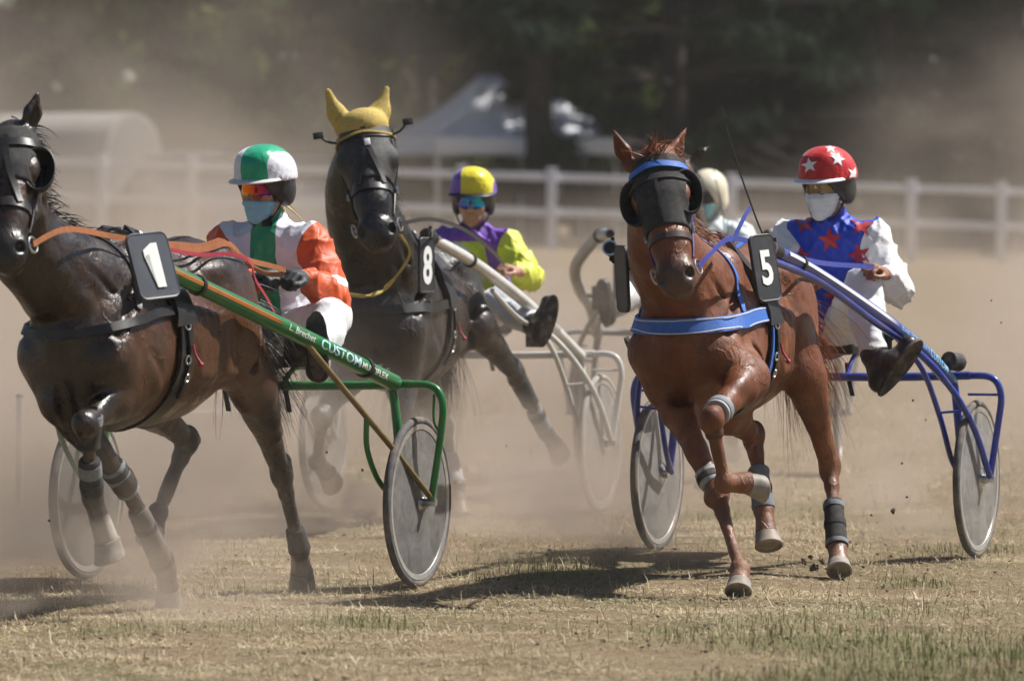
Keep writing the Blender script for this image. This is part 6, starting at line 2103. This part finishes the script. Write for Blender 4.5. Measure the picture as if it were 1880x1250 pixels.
# --- driver eight: purple yoke, yellow sleeves
def jk8(X, B):
    a1 = np.maximum(arm_field(X, B, 1), arm_field(X, B, -1))
    q = X - B['nb']; mid = np.abs(q @ B['lt']); dn = -q @ B['fr'].U
    return {'front': np.minimum(dn - 0.04 - 0.0 * mid, 0.070 + 0.14 * dn - mid), 'sleeve': a1}
Q8 = driver(s8, 1.05, 'driver in purple and yellow jacket with purple and yellow helmet', P(868, 374, 30.88), V(-0.12, -0.99, -0.08),
    [P(975, 510, 30.70), P(948, 498, 30.45), P(922, 486, 30.38), V(-0.4, -0.2, -0.8), V(0, -0.9, 0.4)],
    [P(800, 510, 30.70), P(845, 500, 30.45), P(872, 492, 30.38), V(0.4, -0.2, -0.8), V(0, -0.9, 0.4)],
    [P(920, 555, 30.30), P(978, 596, 30.02), P(992, 618, 29.92), P(1006, 556, 29.92)], 8,
    skin=SKIN, trouser_mat=WHITE_T, jacket_attr=jk8,
    jacket_mat=cloth_mat('purple satin', (0.16, 0.045, 0.42), [('front', (0.42, 0.50, 0.04)), ('sleeve', (0.58, 0.62, 0.05))], 0.56, 0.15, 0.30, 7),
    cover_attr=lambda q: {'yellow': 0.076 - np.abs(q[1] - 0.030)}, cover_mat=cloth_mat('purple and yellow cap', (0.15, 0.05, 0.42), [('yellow', (0.72, 0.62, 0.03))], 0.38, 0.3, 0.25, 16),
    peak=mat('navy peak', (0.02, 0.022, 0.05), 0.4, vary=0.1), goggle=lens_mat('blue mirror lens', [(0.0, (0.25, 0.10, 0.45)), (0.35, (0.05, 0.20, 0.55)), (0.65, (0.03, 0.42, 0.55)), (1.0, (0.05, 0.2, 0.4))]))

# --- far driver: cream open helmet, white top
Q4 = driver(s4, 1.05, 'driver in white top with cream helmet, behind the chestnut horse', P(1298, 366, 35.0), V(-0.42, -0.90, -0.06),
    [P(1385, 480, 34.8), P(1350, 470, 34.6), P(1330, 462, 34.5), V(-0.4, -0.2, -0.8), V(0, -0.9, 0.4)],
    [P(1225, 480, 34.8), P(1262, 470, 34.6), P(1285, 462, 34.5), V(0.4, -0.2, -0.8), V(0, -0.9, 0.4)],
    [s4(0.45, 0.36, 1.10), s4(0.86, 0.52, 0.98), s4(0.93, 0.53, 0.93), s4(0.97, 0.55, 1.12)], 4,
    res=0.0095, skin=SKIN_T, trouser_mat=WHITE_T, jacket_attr=lambda X, B: {'pipe': 0.006 - np.abs(np.abs((X - B['nb']) @ B['lt']) - 0.10)},
    jacket_mat=cloth_mat('white cotton', (0.66, 0.72, 0.74), [('pipe', (0.10, 0.20, 0.26))], 0.6, 0.2, 0.35, 6),
    shell=mat('cream helmet', (0.72, 0.66, 0.50), 0.3, vary=0.04, dirt=0.1), goggle=lens_mat('dark lens', [(0.0, (0.03, 0.03, 0.03)), (1.0, (0.05, 0.05, 0.05))]), mask=M_TEAL, mask_up=-0.030)
for Q in (Q1, Q5, Q8, Q4):
    Q['root'].scale = (Q['k'],) * 3

# ------------------------------------------------------------------ reins and whips held by the drivers
rein('reins', [H1['hd'](0.495, 0.09, -0.07), P(120, 420, 22.42), P(195, 432, 22.85), P(300, 450, 23.15), P(400, 468, 23.8), P(480, 484, 24.25), P(524, 496, 24.42)], 0.022, TAN, 'flat tan leather rein running from the dark bay horse to its driver', th=0.003, H=H1)
rein('reins', [P(300, 447, 23.2), P(360, 452, 23.6), P(430, 470, 24.0), P(480, 500, 24.3), P(520, 505, 24.42)], 0.020, TAN, 'second tan rein lying below the first on the dark bay horse', th=0.003, H=H1)
rein('reins', [P(306, 458, 23.1), P(400, 478, 23.7), P(470, 520, 24.1), P(510, 590, 24.35), P(540, 660, 24.5)], 0.016, REDC, 'red cord rein sagging behind the dark bay horse', th=0.004, H=H1)
for (q, k) in ((0, 0), (10, 1)):
    pass
rein('reins', [H5['hd'](0.495, 0.09, -0.07), P(1308, 462, 24.15), P(1345, 436, 24.5), P(1430, 462, 25.0), P(1500, 482, 25.7), P(1570, 488, 26.25), P(1604, 490, 26.40)], 0.022, BLUEDK, 'blue rein running from the chestnut horse to the hand of its driver', th=0.003, H=H5)
rein('reins', [P(1345, 442, 24.5), P(1365, 400, 24.6), P(1376, 382, 24.7)], 0.024, BLUEDK, 'loose blue strap end sticking up beside the number 5 plate', th=0.004)
rein('reins', [H8['hd'](0.495, 0.09, -0.07), P(790, 402, 28.4), P(850, 420, 29.2), P(900, 458, 30.0), P(926, 486, 30.36)], 0.020, BLACKSTRAP, 'black rein running from the black horse to the purple driver', th=0.003, H=H8)
rein('reins', [P(1262, 430, 31.9), P(1290, 440, 32.6), P(1330, 462, 34.45)], 0.02, BLACKSTRAP, 'black rein of the far driver in white', th=0.003)
def whip(pts, r, label):
    pp = spline(pts, 8)
    root = empty('whip', pp[0], label, 'whip', 'driving whips')
    rr = np.interp(np.linspace(0, 1, len(pp)), [0, 0.75, 1], [r, r * 0.6, r * 0.3])
    MB().tube(pp, rr, 8).build('stock', mat('black fibre', (0.02, 0.02, 0.022), 0.4, vary=0.2), root)
    MB().tube([pp[0], pp[3]], r * 1.8, 8).build('grip', BLACKSTRAP, root)
    return root
whip([P(1492, 505, 26.38), P(1420, 460, 26.3), P(1398, 425, 26.25), P(1368, 345, 26.2), P(1345, 275, 26.15), P(1334, 235, 26.15), P(1334, 228, 26.15), P(1332, 215, 26.14), P(1326, 203, 26.14), P(1324, 190, 26.14)], 0.0048, 'long thin black whip standing up beside the number 5')
whip([P(1330, 462, 34.45), P(1328, 400, 34.4), P(1312, 320, 34.3), P(1297, 262, 34.3)], 0.004, 'short whip of the far driver in the cream helmet')

# ------------------------------------------------------------------ clods of earth in the air
CLOD = mat('earth clod', (0.10, 0.070, 0.048), 0.95, vary=0.4, scale=80)
rs = np.random.RandomState(9)
base = None
for i, (px, py, D, r) in enumerate(((1640, 938, 26.4, 0.012), (1600, 945, 26.2, 0.007), (1665, 912, 26.5, 0.006), (1656, 850, 26.6, 0.006), (1700, 770, 26.6, 0.005), (1676, 735, 26.6, 0.006), (1838, 592, 26.4, 0.005), (1820, 552, 26.4, 0.004), (930, 818, 28.2, 0.007), (665, 862, 25.2, 0.006), (327, 1156, 22.7, 0.026), (1475, 1030, 25.3, 0.016), (1495, 1042, 25.3, 0.022), (1510, 1030, 25.4, 0.014), (1488, 1022, 25.4, 0.012), (600, 830, 24.6, 0.005), (90, 955, 22.9, 0.006), (1290, 655, 24.3, 0.004))):
    p = P(px, py, D)
    mb = MB(); mb.sphere((0, 0, 0), (1.0, 0.8, 0.7), None, 9, 6)
    v_ = mb.v[0]; v_ = v_ * (1 + 0.28 * rs.normal(size=(len(v_), 1)))
    o = mesh_obj('earth_clod', v_ * r, mb.f, CLOD, None, False)
    o.location = tuple(p); o.rotation_euler = tuple(rs.rand(3) * 6)
    lb = 'largest clod of earth, in the dust below the dark bay horse' if i == 10 else 'clod of earth kicked up beside the planted hind hoof of the chestnut horse' if 11 <= i <= 14 else 'speck of earth in the air between the chestnut horse and its right wheel' if px > 1500 and py > 700 else 'speck of earth high in the air above the right blue wheel' if px > 1500 else 'speck of earth in the air between the green and the white sulky' if px == 930 else 'speck of earth in the air beside the dark bay horse'
    if px == 1290: lb = 'speck of earth before the chest of the chestnut horse'
    tag(o, lb, 'clod', 'clods flying behind the hooves')

# ------------------------------------------------------------------ dust thrown up by the field
def dust_mat(name, build, col=(0.76, 0.645, 0.545), aniso=0.42):
    m = bpy.data.materials.new(name); m.use_nodes = True
    nt = m.node_tree; nt.nodes.clear()
    out = nt.nodes.new('ShaderNodeOutputMaterial')
    pv = nt.nodes.new('ShaderNodeVolumePrincipled')
    pv.inputs['Color'].default_value = (*col, 1)
    pv.inputs['Anisotropy'].default_value = aniso
    d = build(nt)
    nt.links.new(d, pv.inputs['Density'])
    nt.links.new(pv.outputs[0], out.inputs['Volume'])
    return m

def xyz(nt):
    g = nt.nodes.new('ShaderNodeNewGeometry')
    s = nt.nodes.new('ShaderNodeSeparateXYZ'); nt.links.new(g.outputs['Position'], s.inputs[0])
    return g.outputs['Position'], s.outputs[0], s.outputs[1], s.outputs[2]

def rmp(nt, x, a, b, lo=0.0, hi=1.0):
    n = nt.nodes.new('ShaderNodeMapRange'); n.interpolation_type = 'SMOOTHSTEP'
    nt.links.new(x, n.inputs[0])
    for i, v in zip((1, 2, 3, 4), (a, b, lo, hi)): n.inputs[i].default_value = v
    return n.outputs[0]

def box_obj(name, lo, hi, m):
    lo, hi = np.array(lo, float), np.array(hi, float)
    o = MB().box((lo + hi) / 2, hi - lo).build(name, m, None, False)
    return o

def back_density(nt):
    pos, x, y, z = xyz(nt)
    mp = nt.nodes.new('ShaderNodeMapping'); mp.inputs['Scale'].default_value = (0.50, 0.14, 0.70)
    nt.links.new(pos, mp.inputs[0])
    n = noise_n(nt, 1.0, 2, 0.55, mp.outputs[0], 0.8)
    bil = rmp(nt, n, 0.40, 0.62, 0.08, 2.0)
    # low bank everywhere, higher plumes at the left and at the right edge
    low = rmp(nt, z, 1.95, 0.3, 0.0, 1.15)
    lp = math_n(nt, 'MULTIPLY', rmp(nt, x, 0.2, -3.0, 0.0, 0.62), rmp(nt, z, 3.9, 1.5, 0.0, 1.0))
    rp = math_n(nt, 'MULTIPLY', rmp(nt, x, 2.6, 4.6, 0.0, 0.70), rmp(nt, z, 3.4, 1.4, 0.0, 1.0))
    d = math_n(nt, 'ADD', low, math_n(nt, 'ADD', lp, rp))
    ends = math_n(nt, 'MULTIPLY', rmp(nt, y, 29.5, 34, 0, 1), rmp(nt, y, 66, 54, 0, 1))
    d = math_n(nt, 'MULTIPLY', math_n(nt, 'MULTIPLY', d, ends), bil)
    return math_n(nt, 'MULTIPLY', d, 0.060)

o = box_obj('dust_cloud', (-9, 29, 0.02), (9, 66, 4.0), dust_mat('dust behind', back_density))
tag(o, 'tan dust cloud hanging behind the horses', 'dust', None, 'stuff')

def near_density(nt):
    pos, x, y, z = xyz(nt)
    mp = nt.nodes.new('ShaderNodeMapping'); mp.inputs['Scale'].default_value = (1.2, 0.6, 1.7)
    nt.links.new(pos, mp.inputs[0])
    n = noise_n(nt, 1.0, 2, 0.55, mp.outputs[0], 0.9)
    bil = rmp(nt, n, 0.44, 0.63, 0.04, 2.6)
    low = math_n(nt, 'POWER', 2.718, math_n(nt, 'MULTIPLY', z, -3.1))
    left = math_n(nt, 'MULTIPLY', rmp(nt, x, -0.2, -1.5, 0.0, 0.9), rmp(nt, y, 21.0, 23.6, 0.0, 1.0))
    mid = math_n(nt, 'MULTIPLY', rmp(nt, x, 1.5, 0.1, 0.0, 1.3), rmp(nt, y, 26.0, 28.0, 0.0, 1.0))
    back = math_n(nt, 'MULTIPLY', rmp(nt, y, 27.2, 29.8, 0.0, 1.0), 0.9)
    w = math_n(nt, 'ADD', left, math_n(nt, 'MAXIMUM', mid, back))
    d = math_n(nt, 'MULTIPLY', math_n(nt, 'MULTIPLY', low, bil), w)
    # plumes kicked up by single hooves and wheels
    for (c, r, a) in ((P(110, 960, 25.0), (0.65, 0.7, 0.36), 1.3), (P(470, 930, 26.2), (0.75, 0.9, 0.42), 1.3), (P(900, 960, 27.3), (0.75, 0.9, 0.34), 1.4), (P(1010, 800, 31.5), (1.0, 1.1, 0.5), 1.0), (P(1660, 900, 28.0), (0.5, 0.9, 0.32), 1.1), (P(1500, 1035, 25.5), (0.16, 0.2, 0.07), 2.2), (P(20, 1100, 23.0), (0.65, 0.9, 0.24), 1.7)):
        q = None
        for ax_, cc, rr in ((x, c[0], r[0]), (y, c[1], r[1]), (z, max(c[2], 0.05), r[2])):
            t = math_n(nt, 'MULTIPLY', math_n(nt, 'SUBTRACT', ax_, float(cc)), 1.0 / rr)
            t = math_n(nt, 'MULTIPLY', t, t)
            q = t if q is None else math_n(nt, 'ADD', q, t)
        g = math_n(nt, 'MULTIPLY', math_n(nt, 'POWER', 2.718, math_n(nt, 'MULTIPLY', q, -1.0)), a)
        d = math_n(nt, 'ADD', d, math_n(nt, 'MULTIPLY', g, bil))
    d = math_n(nt, 'MULTIPLY', d, math_n(nt, 'MULTIPLY', rmp(nt, z, 1.7, 1.0, 0, 1), rmp(nt, y, 33.0, 31.0, 0, 1)))
    return math_n(nt, 'MULTIPLY', d, 0.36)

o = box_obj('dust_cloud', (-4.2, 19.8, 0.012), (4.8, 33.2, 1.72), dust_mat('dust near the wheels', near_density))
tag(o, 'low brown dust swirling round the hooves and wheels', 'dust', None, 'stuff')

# thin even haze over the whole place
hz = bpy.data.materials.new('haze'); hz.use_nodes = True
hn = hz.node_tree; hn.nodes.clear()
ho = hn.nodes.new('ShaderNodeOutputMaterial'); hv = hn.nodes.new('ShaderNodeVolumePrincipled')
hv.inputs['Color'].default_value = (0.86, 0.84, 0.82, 1); hv.inputs['Density'].default_value = 0.0003; hv.inputs['Anisotropy'].default_value = 0.2
hn.links.new(hv.outputs[0], ho.inputs['Volume'])
o = box_obj('haze', (-950, -30, -1.5), (950, 1510, 21), hz)
tag(o, 'thin pale haze filling the air over the track', 'haze', None, 'stuff')
